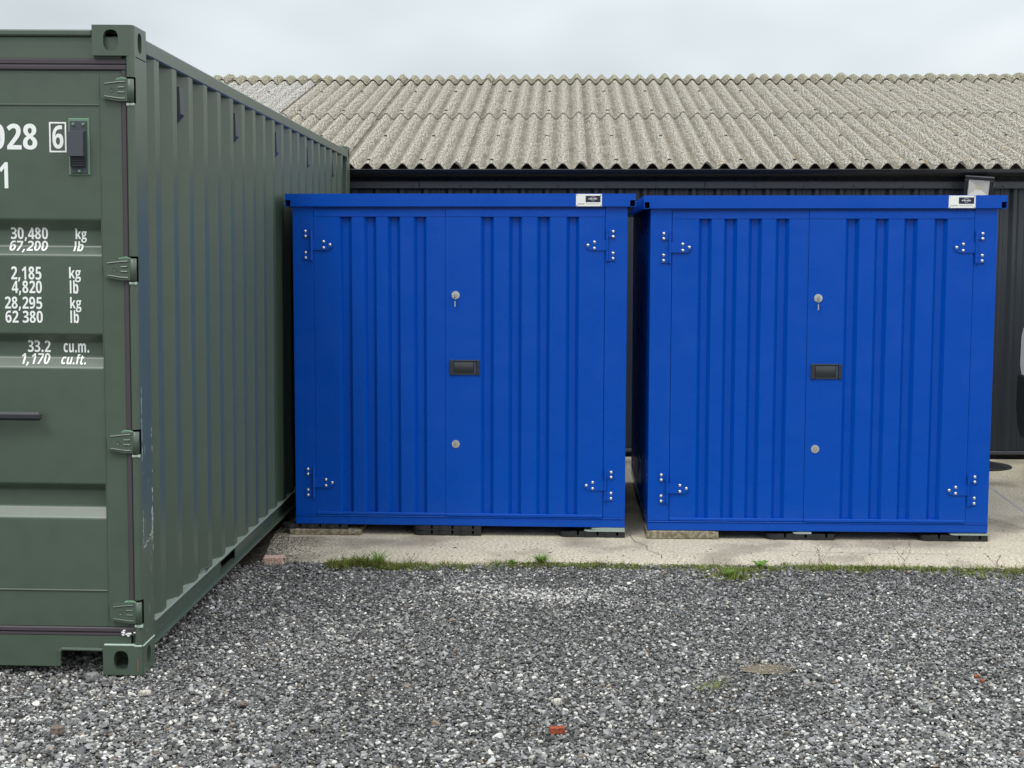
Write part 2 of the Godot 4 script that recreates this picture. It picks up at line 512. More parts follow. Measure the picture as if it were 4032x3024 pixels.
func make_gravel() -> void:
	var root := thing("gravel", "loose dark grey and white crushed stone covering the yard", "gravel")
	tag(root, "", "", "", "stuff")
	var kinds := 8
	var where := []
	var tint := []
	for k in kinds:
		where.append([])
		tint.append(PackedColorArray())
	rng.seed = 42
	var put := func(x: float, z: float, size: float, c: Color, k: int, lift: float) -> void:
		var b := Basis.from_euler(Vector3(rng.randf_range(-0.5, 0.5), rng.randf() * TAU, rng.randf_range(-0.5, 0.5)))
		b = b.scaled_local(Vector3(size, size * rng.randf_range(0.75, 1.2), size * rng.randf_range(0.8, 1.15)))
		where[k].append(Transform3D(b, Vector3(x, lay(x, z) + lift, z)))
		tint[k].append(c)
	var total := 430000
	for i in total:
		var x := rng.randf_range(-3.5, 4.2)
		var z := rng.randf_range(-7.78, -3.0)
		var seen := absf(x) < -z * 0.366 + 0.35 and z < -4.2
		if not seen and rng.randf() < 0.55:
			continue
		if x < -1.75 + (z + 5.6) * 0.02 and z < -6.2:
			continue
		var dz := z - slab_edge(x)
		if dz < 0.03 - 0.05 * rng.randf() or Vector2((x - 1.06) / 0.115, (z + 5.68) / 0.075).length() < 0.45 + rng.randf() * 0.45:
			continue
		var f := bumps.get_noise_2d(x * 0.7 + 40.0, z * 0.7)
		var near := clampf((z + 6.2) / 1.7, 0.0, 1.0)
		var left := clampf((-0.4 - x) / 1.4, 0.0, 1.0)
		var white := 0.075 + 0.09 * near + 0.06 * left * near + 0.05 * f
		var patch := exp(-pow((x - 0.10) / 0.46, 2.0) - pow((z + 6.98 - 0.30 * (x - 0.10)) / 0.19, 2.0))
		white += 0.42 * patch * (0.6 + 0.8 * absf(bumps.get_noise_2d(x * 9.0, z * 9.0)))
		var packed := smoothstep(0.12, 0.55, bumps.get_noise_2d(x * 0.55 - 30.0, z * 0.8 + 9.0))
		white *= lerpf(1.0, 0.45, packed)
		var size := clampf(exp(rng.randfn(log(lerpf(0.0118 + 0.0022 * near, 0.0090, packed)), 0.45)), 0.005, 0.042)
		if not seen:
			size *= 1.5
		var c: Color
		var r := rng.randf()
		var kind := rng.randi_range(0, 5)
		if r < white:
			var v := rng.randf_range(0.32, 0.68)
			var warm := rng.randf() * 0.13
			c = Color(v, v * (1.0 - warm * 0.35), v * (1.0 - warm))
			if rng.randf() < patch * 1.2 or rng.randf() < 0.25:
				kind = 6 + rng.randi_range(0, 1)
				size = clampf(size * 1.25, 0.015, 0.026)
		elif r < white + 0.46:
			var v := 0.13 + 0.19 * pow(rng.randf(), 1.3)
			c = Color(v, v, v * rng.randf_range(0.93, 1.07))
		elif r < white + 0.475:
			var v := rng.randf_range(0.12, 0.3)
			c = Color(v, v * 0.78, v * 0.6)
		else:
			var v := rng.randf_range(0.050, 0.135)
			c = Color(v, v * 0.995, v * rng.randf_range(0.94, 1.06))
		# damp and dusty stretches of the yard
		var damp := 1.0 + 0.34 * bumps.get_noise_2d(x * 0.42 + 11.0, z * 0.75 - 20.0)
		c = Color(c.r * damp, c.g * damp, c.b * damp * 0.985)
		put.call(x, z, size, c, kind, rng.randf_range(-0.010, 0.004))
	# a sprinkling on the mud, and stones strewn along the slab's edge
	for i in 170:
		var g := rng.randf() * TAU
		var v := rng.randf_range(0.08, 0.5)
		put.call(1.06 + cos(g) * 0.125 * sqrt(rng.randf()), -5.68 + sin(g) * 0.085 * sqrt(rng.randf()), rng.randf_range(0.004, 0.010), Color(v, v * 0.9, v * 0.72), 6, 0.008)
	for k in kinds:
		var mm := MultiMesh.new()
		mm.transform_format = MultiMesh.TRANSFORM_3D
		mm.use_colors = true
		mm.mesh = stone_mesh(100 + k, k >= 6)
		mm.instance_count = where[k].size()
		for i in where[k].size():
			mm.set_instance_transform(i, where[k][i])
			mm.set_instance_color(i, tint[k][i])
		var o := MultiMeshInstance3D.new()
		o.name = numbered("pebbles" if k >= 6 else "stones", root)
		o.multimesh = mm
		o.material_override = M.stone
		o.set_meta("kind", "stuff")
		root.add_child(o, true)
	# specks of grit on the slab
	var mm := MultiMesh.new()
	mm.transform_format = MultiMesh.TRANSFORM_3D
	mm.use_colors = true
	mm.mesh = stone_mesh(107, false)
	var spots := []
	for i in 260:
		var x := rng.randf_range(-1.2, 3.4)
		var z := slab_edge(x) - 0.03 - pow(rng.randf(), 1.6) * 1.1
		if z < -8.3 and x < 2.85:
			z = slab_edge(x) - rng.randf() * 0.5
		var s := rng.randf_range(0.004, 0.012) * (1.9 if rng.randf() < 0.06 else 1.0)
		spots.append(Transform3D(Basis(Vector3.UP, rng.randf() * TAU).scaled(Vector3(s * 1.3, s * 0.7, s)), Vector3(x, -0.006, z)))
	# crumbs of soil thinning out from the container over the slab
	for i in 5200:
		var z := rng.randf_range(-9.0, -7.62)
		var x := -1.46 + absf(rng.randfn(0.0, 0.15)) + 0.04 * (z + 8.3)
		if z < -8.42 and x > -1.36:
			continue
		var s := rng.randf_range(0.003, 0.010)
		spots.append(Transform3D(Basis(Vector3.UP, rng.randf() * TAU).scaled(Vector3(s * 1.3, s * 0.4, s)), Vector3(x, -0.007, z)))
	mm.instance_count = spots.size()
	for i in spots.size():
		mm.set_instance_transform(i, spots[i])
		var v := rng.randf_range(0.02, 0.12)
		mm.set_instance_color(i, Color(v, v * 0.92, v * 0.8))
	var o := MultiMeshInstance3D.new()
	o.name = "grit"
	o.multimesh = mm
	o.material_override = M.stone
	add_child(o)
	tag(o, "dark specks of grit scattered over the bare concrete", "grit", "", "stuff")


func rock(called: String, label: String, category: String, m: Material, at: Vector3, size: Vector3, turn: float, sd: int, group := "") -> void:
	var r := RandomNumberGenerator.new()
	r.seed = sd
	var st := begin()
	var n := 7
	var rows := []
	for i in n + 1:
		var row := []
		var p := PI * i / n
		for j in 11:
			var g := TAU * (j % 10) / 10.0
			r.seed = sd * 1000 + i * 20 + (j % 10) if i > 0 and i < n else sd * 1000 + i * 20
			var d := Vector3(sin(p) * cos(g), cos(p), sin(p) * sin(g))
			# push towards a box so that the stone has broad faces and broken corners
			var k := 1.0 / maxf(absf(d.x), maxf(absf(d.y), absf(d.z)))
			d *= lerpf(1.0, k, 0.45) * r.randf_range(0.88, 1.08)
			row.append(d * size * 0.5)
		rows.append(row)
	for i in n:
		for j in 10:
			var q := [rows[i][j], rows[i][j + 1], rows[i + 1][j + 1], rows[i + 1][j]]
			face(st, q, q[0] + q[2])
	var o := part(called, st, m, self, Transform3D(Basis(Vector3.UP, turn), at))
	tag(o, label, category, group)


func brick_piece(called: String, label: String, m: Material, at: Vector3, size: Vector3, turn: float, sd: int) -> void:
	var r := RandomNumberGenerator.new()
	r.seed = sd
	var st := begin()
	var h := size * 0.5
	# a brick broken across one end: rows of a ragged block
	var xs := [-1.0, -0.9, -0.3, 0.4, 0.82, 1.0]
	var ring := [Vector2(-0.92, -1), Vector2(0.92, -1), Vector2(1, -0.85), Vector2(1, 0.82), Vector2(0.9, 1), Vector2(-0.9, 1), Vector2(-1, 0.85), Vector2(-1, -0.85)]
	var rows := []
	for i in xs.size():
		var row := []
		for j in ring.size() + 1:
			var q: Vector2 = ring[j % ring.size()]
			r.seed = sd * 77 + i * 31 + j % ring.size()
			var k := 0.86 if i == 0 else (0.80 if i == xs.size() - 1 else 1.0)
			row.append(Vector3((xs[i] + (r.randf_range(-0.12, 0.12) if i > 2 else 0.0)) * h.x, q.x * h.y * k * r.randf_range(0.94, 1.03), q.y * h.z * k * r.randf_range(0.94, 1.03)))
		rows.append(row)
	for i in xs.size() - 1:
		for j in ring.size():
			var q := [rows[i][j], rows[i][j + 1], rows[i + 1][j + 1], rows[i + 1][j]]
			var c: Vector3 = q[0] + q[2]
			face(st, q, Vector3(0, c.y, c.z))
	face(st, rows[0].slice(0, ring.size()), Vector3.LEFT)
	face(st, rows[xs.size() - 1].slice(0, ring.size()), Vector3.RIGHT)
	tag(part(called, st, m, self, Transform3D(Basis(Vector3.UP, turn), at)), label, "brick")


func blade_mesh(bend: float) -> ArrayMesh:
	var st := begin(true)
	var rows := []
	for i in 4:
		var t := i / 3.0
		var w := 0.5 * (1.0 - t) + 0.04
		var y := t * (1.0 - 0.35 * bend * t)
		rows.append([Vector3(-w, y, bend * t * t), Vector3(w, y, bend * t * t)])
	grid(st, rows, Vector3(0, 0, 1))
	return finish(st)


func make_plants() -> void:
	rng.seed = 7
	var mm := MultiMesh.new()
	mm.transform_format = MultiMesh.TRANSFORM_3D
	mm.use_colors = true
	mm.mesh = blade_mesh(0.7)
	var ts := []
	var cs := PackedColorArray()
	var clumps := [[-0.86, -7.61, 0.24, 1.15, 3000], [-0.62, -7.60, 0.2, 0.7, 700], [-0.3, -7.63, 0.3, 0.45, 700], [0.15, -7.63, 0.26, 0.5, 800], [0.5, -7.62, 0.2, 0.55, 500], [1.0, -7.60, 0.15, 0.4, 350], [1.25, -7.50, 0.2, 0.6, 900], [1.62, -7.54, 0.25, 0.7, 900], [1.95, -7.55, 0.2, 0.6, 800], [2.3, -7.53, 0.25, 0.7, 800], [2.7, -7.53, 0.3, 0.7, 900], [1.18, -7.36, 0.12, 0.6, 450], [2.55, -7.42, 0.2, 0.35, 300], [3.3, -7.5, 0.4, 0.6, 500], [0.79, -5.46, 0.06, 0.25, 120]]
	for c in clumps:
		for i in int(c[4] * 1.6):
			var x: float = c[0] + rng.randfn(0.0, c[2] * 0.55)
			var z: float = c[1] + rng.randfn(0.0, 0.042) + 0.05 * shade_noise.get_noise_2d(x * 5.0, 31.0)
			if shade_noise.get_noise_2d(x * 9.0, z * 14.0 + 5.0) < 0.02 and rng.randf() < 0.85:
				continue
			if x < -1.02 and c[1] < -7.0:
				continue
			if z < -7.0:
				z = maxf(z, slab_edge(x) - 0.02)
			var hgt: float = rng.randf_range(0.016, 0.058) * (0.55 + 0.65 * c[3])
			if rng.randf() < 0.04:
				hgt *= 2.2
			var b := Basis(Vector3.UP, rng.randf() * TAU) * Basis(Vector3.RIGHT, rng.randf_range(-0.1, 0.75))
			var broad := rng.randf() < 0.10
			if broad:
				hgt *= 0.7
			ts.append(Transform3D(b.scaled_local(Vector3(rng.randf_range(0.010, 0.018) if broad else rng.randf_range(0.0020, 0.0045), hgt, hgt)), Vector3(x, maxf(lay(x, z), -0.012) - 0.004, z)))
			var v := rng.randf_range(0.65, 1.25)
			var dry := rng.randf()
			if dry < 0.10:
				cs.append(Color(0.26 * v, 0.20 * v, 0.09 * v))
			elif dry < 0.2:
				cs.append(Color(0.19 * v, 0.21 * v, 0.05 * v))
			else:
				cs.append(Color(0.14 * v, 0.178 * v, 0.036 * v))
	# low moss along the whole edge
	for i in 9000:
		var x := rng.randf_range(-0.98, 3.9)
		var z := slab_edge(x) + rng.randf_range(-0.015, 0.10)
		if shade_noise.get_noise_2d(x * 1.3, 60.0) < -0.05 + rng.randf() * 0.22:
			continue
		var s := rng.randf_range(0.006, 0.018)
		ts.append(Transform3D((Basis(Vector3.UP, rng.randf() * TAU) * Basis(Vector3.RIGHT, rng.randf_range(0.0, 1.0))).scaled_local(Vector3(s * 0.45, s, s)), Vector3(x, maxf(lay(x, z), -0.010), z)))
		var v := rng.randf_range(0.6, 1.2)
		cs.append(Color(0.125 * v, 0.155 * v, 0.030 * v))
	mm.instance_count = ts.size()
	for i in ts.size():
		mm.set_instance_transform(i, ts[i])
		mm.set_instance_color(i, cs[i])
	var o := MultiMeshInstance3D.new()
	o.name = "grass"
	o.multimesh = mm
	o.material_override = M.blade
	add_child(o)
	tag(o, "strip of short grass and moss along the slab's front edge", "grass", "", "stuff")
	# single plants
	var plants := [
		["grass_tuft", "bushy bright green tuft of fine leaves against the slab edge below the left shed", "grass tuft", 0.165, -7.655, 0.060, 130, 0],
		["grass_tuft", "tall thin grass tuft at the left end of the green strip", "grass tuft", -0.74, -7.64, 0.085, 55, 0],
		["grass_tuft", "rounded mossy grass tuft out on the gravel before the right shed's left corner", "grass tuft", 1.17, -7.37, 0.045, 90, 0],
		["weed", "broad leaved weed at the left end of the green strip", "weed", -0.90, -7.66, 0.05, 9, 1],
		["weed", "broad leaved weed before the right shed's middle, on the slab edge", "weed", 1.37, -7.57, 0.055, 10, 1],
		["weed", "small weed just left of the bushy tuft below the left shed", "weed", 0.02, -7.67, 0.035, 8, 1],
		["dry_weed", "dead branching stalk standing before the right shed's middle", "weed", 1.70, -7.60, 0.09, 4, 2],
		["dry_weed", "thin dead stalk leaning over the slab before the right shed's right half", "weed", 2.15, -7.62, 0.12, 3, 2],
		["dry_weed", "short dead stalk near the picture's right edge by the slab", "weed", 2.66, -7.56, 0.07, 4, 2],
		["dry_weed", "small dark stalk on the slab edge below the left shed's left hinge", "weed", -0.56, -7.70, 0.05, 3, 2],
	]
	for p in plants:
		var x: float = p[3]
		var z: float = p[4]
		var hgt: float = p[5]
		var st := begin(true)
		var root := Vector3(0, 0, 0)
		for i in int(p[6]):
			var g := rng.randf() * TAU
			var out := Vector3(cos(g), 0, sin(g))
			var side := Vector3(-out.z, 0, out.x)
			if p[7] == 2:
				var a := root
				for k in 4:
					var b := a + Vector3(rng.randf_range(-0.25, 0.25), 0.32, rng.randf_range(-0.15, 0.15)) * hgt + out * hgt * 0.12
					cyl(st, a, b, 0.0009, 0.0007, 4)
					if k > 0:
						cyl(st, a, a + (side * rng.randf_range(-1, 1) + Vector3.UP * 0.6) * hgt * 0.3, 0.0007, 0.0004, 4)
					a = b
				continue
			var reach := hgt * rng.randf_range(0.5, 1.5) if p[7] == 0 else hgt * rng.randf_range(0.7, 1.2)
			var high := hgt * rng.randf_range(0.5, 1.0) if p[7] == 0 else hgt * rng.randf_range(0.35, 0.8)
			var wide := rng.randf_range(0.0018, 0.0035) if p[7] == 0 else rng.randf_range(0.010, 0.016)
			var rows := []
			for k in 5:
				var t := k / 4.0
				var w := wide * (sin(PI * clampf(t * 0.85 + 0.12, 0.0, 1.0)) if p[7] == 1 else (1.0 - t * 0.9))
				var c := root + out * (reach * t + 0.004) + Vector3.UP * (high * sin(t * PI * 0.62)) + side * 0.02 * sin(i * 3.0) * t
				rows.append([c - side * w, c + side * w])
			grid(st, rows, Vector3.UP)
		var m: Material = M.fern_leaf if p[7] == 0 else (M.leaf if p[7] == 1 else M.dry_stem)
		var w := part(p[0], st, m, self, Transform3D(Basis.IDENTITY, Vector3(x, maxf(lay(x, z), -0.012) - 0.002, z)))
		tag(w, p[1], p[2])


# ------------------------------------------------------------------ green container
const RECESS := [[1.837, 1.795, 1.732, 1.695], [1.383, 1.349, 1.288, 1.246], [0.780, 0.750, 0.682, 0.639]]
const DEEP := 0.036
const DOOR_Z := -0.018


func door_depth(v: float) -> float:
	for r in RECESS:
		if v <= r[0] and v >= r[3]:
			if v > r[1]:
				return DEEP * (r[0] - v) / (r[0] - r[1])
			if v < r[2]:
				return DEEP * (v - r[3]) / (r[2] - r[3])
			return DEEP
	return 0.0


# flat lettering cut along the bends of the door and laid on them
func lettering(called: String, words: String, u0: float, u1: float, v0: float, v1: float, whole: bool, parent: Node) -> void:
	var t := TextMesh.new()
	var f := SystemFont.new()
	f.font_names = PackedStringArray(["Droid Sans"])
	f.font_weight = 700
	t.font = f
	t.text = words
	t.font_size = 64
	t.pixel_size = 0.01
	t.depth = 0.0
	t.curve_step = 1.5
	var a := t.get_mesh_arrays() if t is PrimitiveMesh else []
	var vs: PackedVector3Array = a[Mesh.ARRAY_VERTEX]
	var ix: PackedInt32Array = a[Mesh.ARRAY_INDEX] if a[Mesh.ARRAY_INDEX] != null else PackedInt32Array(range(vs.size()))
	var lo := vs[0]
	var hi := vs[0]
	for v in vs:
		lo = lo.min(v)
		hi = hi.max(v)
	if not whole:
		# digits stand on the line; a comma hangs below it
		t.text = "0"
		var d: PackedVector3Array = t.get_mesh_arrays()[Mesh.ARRAY_VERTEX]
		var dl := d[0].y
		var dh := d[0].y
		for v in d:
			dl = minf(dl, v.y)
			dh = maxf(dh, v.y)
		lo.y = hi.y - (dh - dl)
	var cuts := []
	for r in RECESS:
		cuts.append_array(r)
	cuts.sort()
	var st := begin()
	for i in range(0, ix.size(), 3):
		var poly := PackedVector2Array()
		for k in 3:
			var p := vs[ix[i + k]]
			poly.append(Vector2(lerpf(u0, u1, (p.x - lo.x) / (hi.x - lo.x)), lerpf(v0, v1, (p.y - lo.y) / (hi.y - lo.y))))
		var below := -10.0
		for c in cuts + [10.0]:
			var band := clip(clip(poly, below, true), c, false)
			if band.size() >= 3:
				var pts := []
				for q in band:
					pts.append(Vector3(q.x, q.y, DOOR_Z - door_depth(q.y) + 0.0012))
				face(st, pts, Vector3(0, 0, 1))
			below = c
	part(called, st, M.stencil_white, parent)


func clip(poly: PackedVector2Array, at: float, above: bool) -> PackedVector2Array:
	var out := PackedVector2Array()
	for i in poly.size():
		var a := poly[i]
		var b := poly[(i + 1) % poly.size()]
		var ia := (a.y >= at) == above
		var ib := (b.y >= at) == above
		if ia:
			out.append(a)
		if ia != ib:
			out.append(a.lerp(b, (at - a.y) / (b.y - a.y)))
	return out


func casting(called: String, parent: Node, at: Vector3, flip_x: bool, flip_z: bool) -> void:
	# a hollow cast corner with oval holes in the end and the side; at = its outer lower corner
	var w := 0.162
	var h := 0.118
	var l := 0.178
	var c := CSGPolygon3D.new()
	var sx := 1.0 if flip_x else -1.0
	var sz := 1.0 if flip_z else -1.0
	var r := 0.018
	var outline := PackedVector2Array([Vector2(sx * w, 0), Vector2(sx * r, 0), Vector2(sx * r * 0.3, sz * r * 0.3), Vector2(0, sz * r), Vector2(0, sz * l), Vector2(sx * w, sz * l)])
	c.polygon = outline
	c.mode = CSGPolygon3D.MODE_DEPTH
	c.depth = h
	# polygon lies in x-y and is extruded along z: stand it up so that y of the outline becomes depth
	c.transform = Transform3D(Basis(Vector3(1, 0, 0), Vector3(0, 0, 1), Vector3(0, -1, 0)), at)
	c.name = numbered(called, parent)
	c.material = M.green_paint
	var inner: Material = M.green_paint
	var oval := func(wide: float, tall: float) -> PackedVector2Array:
		var p := PackedVector2Array()
		for i in 24:
			var g := TAU * i / 24.0
			p.append(Vector2(signf(cos(g)) * pow(absf(cos(g)), 0.75) * wide * 0.5, signf(sin(g)) * pow(absf(sin(g)), 0.75) * tall * 0.5))
		return p
	# inside the casting's own axes: x across, y depth, z up is -local z
	var cave := CSGBox3D.new()
	cave.name = "hollow"
	cave.operation = CSGShape3D.OPERATION_SUBTRACTION
	cave.size = Vector3(w - 0.05, l - 0.05, h - 0.05)
	cave.position = Vector3(sx * w * 0.5, sz * l * 0.5, -h * 0.5)
	cave.material = inner
	c.add_child(cave)
	var front := CSGPolygon3D.new()
	front.name = "end_hole"
	front.operation = CSGShape3D.OPERATION_SUBTRACTION
	front.polygon = oval.call(0.060, 0.082)
	front.depth = 0.08
	front.transform = Transform3D(Basis(Vector3(1, 0, 0), Vector3(0, 0, 1), Vector3(0, -1, 0)), Vector3(sx * 0.088, sz * 0.02 - 0.04, -h * 0.5))
	front.material = inner
	c.add_child(front)
	var flank := CSGPolygon3D.new()
	flank.name = "side_hole"
	flank.operation = CSGShape3D.OPERATION_SUBTRACTION
	flank.polygon = oval.call(0.055, 0.080)
	flank.depth = 0.08
	flank.transform = Transform3D(Basis(Vector3(0, 1, 0), Vector3(0, 0, 1), Vector3(1, 0, 0)), Vector3(sx * 0.02 + 0.04, sz * 0.090, -h * 0.5))
	flank.material = inner
	c.add_child(flank)
	parent.add_child(c, true)


func make_container() -> void:
	var T := frame_of(-0.0243, -0.0012, -0.0059, Vector3(-1.4948, 0.0, -5.5532))
	var root := thing("shipping_container", "dark green steel shipping container with white stencilled weights on its door", "container", T)
	var W := 2.438
	var L := 6.058
	var H := 2.591
	for e in [[0.0, false], [-W, true]]:
		for d in [[0.0, false], [-L, true]]:
			casting("corner_casting", root, Vector3(e[0], 0.0, d[0]), not (not e[1]), d[1])
			casting("corner_casting", root, Vector3(e[0], H - 0.118, d[0]), e[1], d[1])
	# corrugated long sides
	var prof := [Vector2(0.187, -0.040), Vector2(0.239, -0.040)]
	for k in 20:
		var s := 0.278 * k
		prof.append_array([Vector2(0.305 + s, -0.004), Vector2(0.378 + s, -0.004), Vector2(0.444 + s, -0.040), Vector2(0.517 + s, -0.040)])
	prof = prof.filter(func(q): return q.x < 5.875)
	prof.append(Vector2(5.875, -0.040))
	for s in [[0.0, 1.0], [-W, -1.0]]:
		var st := begin()
		var lowr := []
		var high := []
		for q in prof:
			lowr.append(Vector3(s[0] + q.y * s[1], 0.165, -q.x))
			high.append(Vector3(s[0] + q.y * s[1], 2.515, -q.x))
		grid(st, [lowr, high], Vector3(s[1], 0, 0))
		part("side_wall", st, M.green_paint, root)
		# rails
		st = begin()
		bevel_box(st, Vector3(minf(s[0], s[0] - 0.06 * s[1]), 2.499, -5.88), Vector3(maxf(s[0], s[0] - 0.06 * s[1]), 2.562, -0.178), 0.006)
		part("top_rail", st, M.green_paint, root)
		st = begin()
		var x0: float = s[0]
		var x1: float = s[0] - 0.05 * s[1]
		var gaps := [[0.178, 1.47], [1.81, 4.25], [4.59, 5.88]]
		for g in gaps:
			box(st, Vector3(minf(x0 - 0.024 * s[1], x0 - 0.030 * s[1]), 0.086, -g[1]), Vector3(maxf(x0 - 0.024 * s[1], x0 - 0.030 * s[1]), 0.174, -g[0]))
		bevel_box(st, Vector3(minf(x0 + 0.003 * s[1], x1), 0.078, -5.88), Vector3(maxf(x0 + 0.003 * s[1], x1), 0.092, -0.178), 0.003)
		part("bottom_rail", st, M.green_paint, root)
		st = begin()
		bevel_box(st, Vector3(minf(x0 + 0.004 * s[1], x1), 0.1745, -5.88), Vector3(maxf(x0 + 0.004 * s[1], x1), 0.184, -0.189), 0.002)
		part("rail_ledge", st, M.skylit_dusty_green, root)
	# roof, floor, rear end
	var st := begin()
	box(st, Vector3(-W + 0.03, 2.545, -L + 0.05), Vector3(-0.03, 2.556, -0.06))
	part("roof_panel", st, M.green_paint, root)
	st = begin()
	box(st, Vector3(-W + 0.03, 0.12, -L + 0.05), Vector3(-0.05, 0.17, -0.10))
	box(st, Vector3(-W + 0.01, 0.10, -L + 0.01), Vector3(-0.01, 2.55, -L + 0.05))
	part("floor_and_rear_wall", st, M.green_paint, root)
	# corner posts: flat flank, and a front bar broken open at the hinges
	var hinges := [2.340, 1.641, 0.951, 0.257]
	for s in [[0.0, 1.0], [-W, -1.0]]:
		st = begin()
		var x0: float = s[0]
		var sg: float = s[1]
		bevel_box(st, Vector3(minf(x0 - 0.001 * sg, x0 - 0.05 * sg), 0.118, -0.187), Vector3(maxf(x0 - 0.001 * sg, x0 - 0.05 * sg), 2.473, -0.030), 0.004)
		var tops := [2.473]
		for hv in hinges:
			tops.append(hv + 0.052)
			tops.append(hv - 0.050)
		tops.append(0.118)
		for i in range(0, tops.size(), 2):
			var outline := PackedVector2Array()
			for q in [[-0.030, -0.034], [-0.030, -0.006], [-0.026, -0.002], [-0.014, -0.001], [-0.006, -0.006], [-0.0005, -0.018], [-0.0005, -0.034]]:
				outline.append(Vector2(x0 + q[0] * sg, -q[1]))
			prism(st, outline, tops[i + 1], tops[i], Transform3D(Basis(Vector3(1, 0, 0), Vector3(0, 0, -1), Vector3(0, 1, 0)), Vector3.ZERO))
		part("corner_post", st, M.green_paint, root)
		for d in [-L + 0.03]:
			st = begin()
			bevel_box(st, Vector3(minf(x0 - 0.001 * sg, x0 - 0.16 * sg), 0.118, -L + 0.006), Vector3(maxf(x0 - 0.001 * sg, x0 - 0.16 * sg), 2.473, -L + 0.183), 0.006)
			part("rear_post", st, M.green_paint, root)
	# header and sill
	st = begin()
	bevel_box(st, Vector3(-W + 0.05, 2.462, -0.10), Vector3(-0.05, 2.548, -0.022), 0.003)
	bevel_box(st, Vector3(-W + 0.163, 2.548, -0.11), Vector3(-0.163, 2.574, -0.008), 0.006)
	part("header", st, M.green_paint, root)
	st = begin()
	var sill := PackedVector2Array([Vector2(-W + 0.165, 0.030), Vector2(-W + 0.166, 0.094), Vector2(-W + 0.337, 0.094), Vector2(-W + 0.345, 0.03), Vector2(-0.345, 0.030), Vector2(-0.337, 0.087), Vector2(-0.330, 0.094), Vector2(-0.163, 0.094), Vector2(-0.163, 0.120), Vector2(-0.05, 0.122), Vector2(-0.05, 0.158), Vector2(-W + 0.05, 0.158), Vector2(-W + 0.05, 0.122), Vector2(-W + 0.163, 0.12)])
	prism(st, sill, -0.026, -0.014)
	box(st, Vector3(-W + 0.17, 0.145, -0.2), Vector3(-0.17, 0.157, -0.0265))
	part("sill", st, M.green_paint, root)
	st = begin()
	tube(st, [Vector3(-0.345, 0.032, -0.012), Vector3(-0.343, 0.092, -0.012), Vector3(-0.333, 0.102, -0.012), Vector3(-0.165, 0.100, -0.012)], 0.007, 8)
	part("pocket_rim", st, M.green_paint, root)
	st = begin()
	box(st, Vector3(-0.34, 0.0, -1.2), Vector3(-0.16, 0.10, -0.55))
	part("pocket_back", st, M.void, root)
	# doors
	for side in [0, 1]:
		var flip := 1.0 if side == 0 else -1.0
		var off := 0.0 if side == 0 else -W
		var X := func(u: float) -> float: return off + u * flip
		st = begin(true)
		var vv := [0.341]
		var bends := []
		for r in RECESS:
			bends.append_array(r)
		bends.sort()
		for b in bends:
			vv.append_array([b - 0.007, b - 0.0025, b + 0.0025, b + 0.007])
		vv.append(2.281)
		var rows := []
		for v in vv:
			var dep := (door_depth(v - 0.003) + door_depth(v) + door_depth(v + 0.003)) / 3.0
			rows.append([Vector3(X.call(-1.10), v, DOOR_Z - dep), Vector3(X.call(-0.62), v, DOOR_Z - dep), Vector3(X.call(-0.142), v, DOOR_Z - dep)])
		grid(st, rows, Vector3(0, 0, 1))
		var door := part("door", st, M.green_paint, root)
		if side == 0:
			door.set_meta("label", "right door leaf with white stencilled weights")
		st = begin()
		for q in [[-1.205, -1.10, 0.196, 2.416], [-0.142, -0.056, 0.196, 2.416], [-1.10, -0.142, 0.196, 0.341], [-1.10, -0.142, 2.281, 2.416]]:
			face(st, [Vector3(X.call(q[0]), q[2], DOOR_Z), Vector3(X.call(q[1]), q[2], DOOR_Z), Vector3(X.call(q[1]), q[3], DOOR_Z), Vector3(X.call(q[0]), q[3], DOOR_Z)], Vector3(0, 0, 1))
		for r in RECESS:
			for e in [[-1.10, 1.0], [-0.142, -1.0]]:
				face(st, [Vector3(X.call(e[0]), r[0], DOOR_Z), Vector3(X.call(e[0]), r[1], DOOR_Z - DEEP), Vector3(X.call(e[0]), r[2], DOOR_Z - DEEP), Vector3(X.call(e[0]), r[3], DOOR_Z)], Vector3(e[1] * flip, 0, 0))
		part("door_frame", st, M.green_paint, door)
		st = begin()
		for v in [2.281, 0.341]:
			bevel_box(st, Vector3(minf(X.call(-1.1), X.call(-0.142)), v - 0.001, DOOR_Z - 0.002), Vector3(maxf(X.call(-1.1), X.call(-0.142)), v + 0.006, DOOR_Z + 0.0045), 0.002)
		rng.seed = 900 + side
		var last := Vector3(X.call(-0.142), 0.20, DOOR_Z)
		for i in 74:
			var nx := Vector3(X.call(-0.142) + rng.randf_range(-0.0012, 0.0012), 0.20 + 2.21 * (i + 1) / 74.0, DOOR_Z)
			var rr := rng.randf_range(0.0016, 0.0028)
			cyl(st, last, nx, rr, rr, 5)
			last = nx
		part("weld_seam", st, M.green_paint, door)
		# rubber gasket
		st = begin()
		for q in [[-1.212, -0.030, 2.440, 2.463, 0.004], [-1.212, -0.030, 2.418, 2.438, 0.010], [-1.212, -0.030, 0.174, 0.194, 0.010], [-1.212, -0.030, 0.157, 0.172, 0.006]]:
			bevel_box(st, Vector3(minf(X.call(q[0]), X.call(q[1])), q[2], DOOR_Z - 0.02), Vector3(maxf(X.call(q[0]), X.call(q[1])), q[3], DOOR_Z + q[4]), 0.004)
		bevel_box(st, Vector3(minf(X.call(-0.055), X.call(-0.031)), 0.19, DOOR_Z - 0.02), Vector3(maxf(X.call(-0.055), X.call(-0.031)), 2.42, DOOR_Z + 0.008), 0.005)
		part("rubber_gasket", st, M.rubber, door)
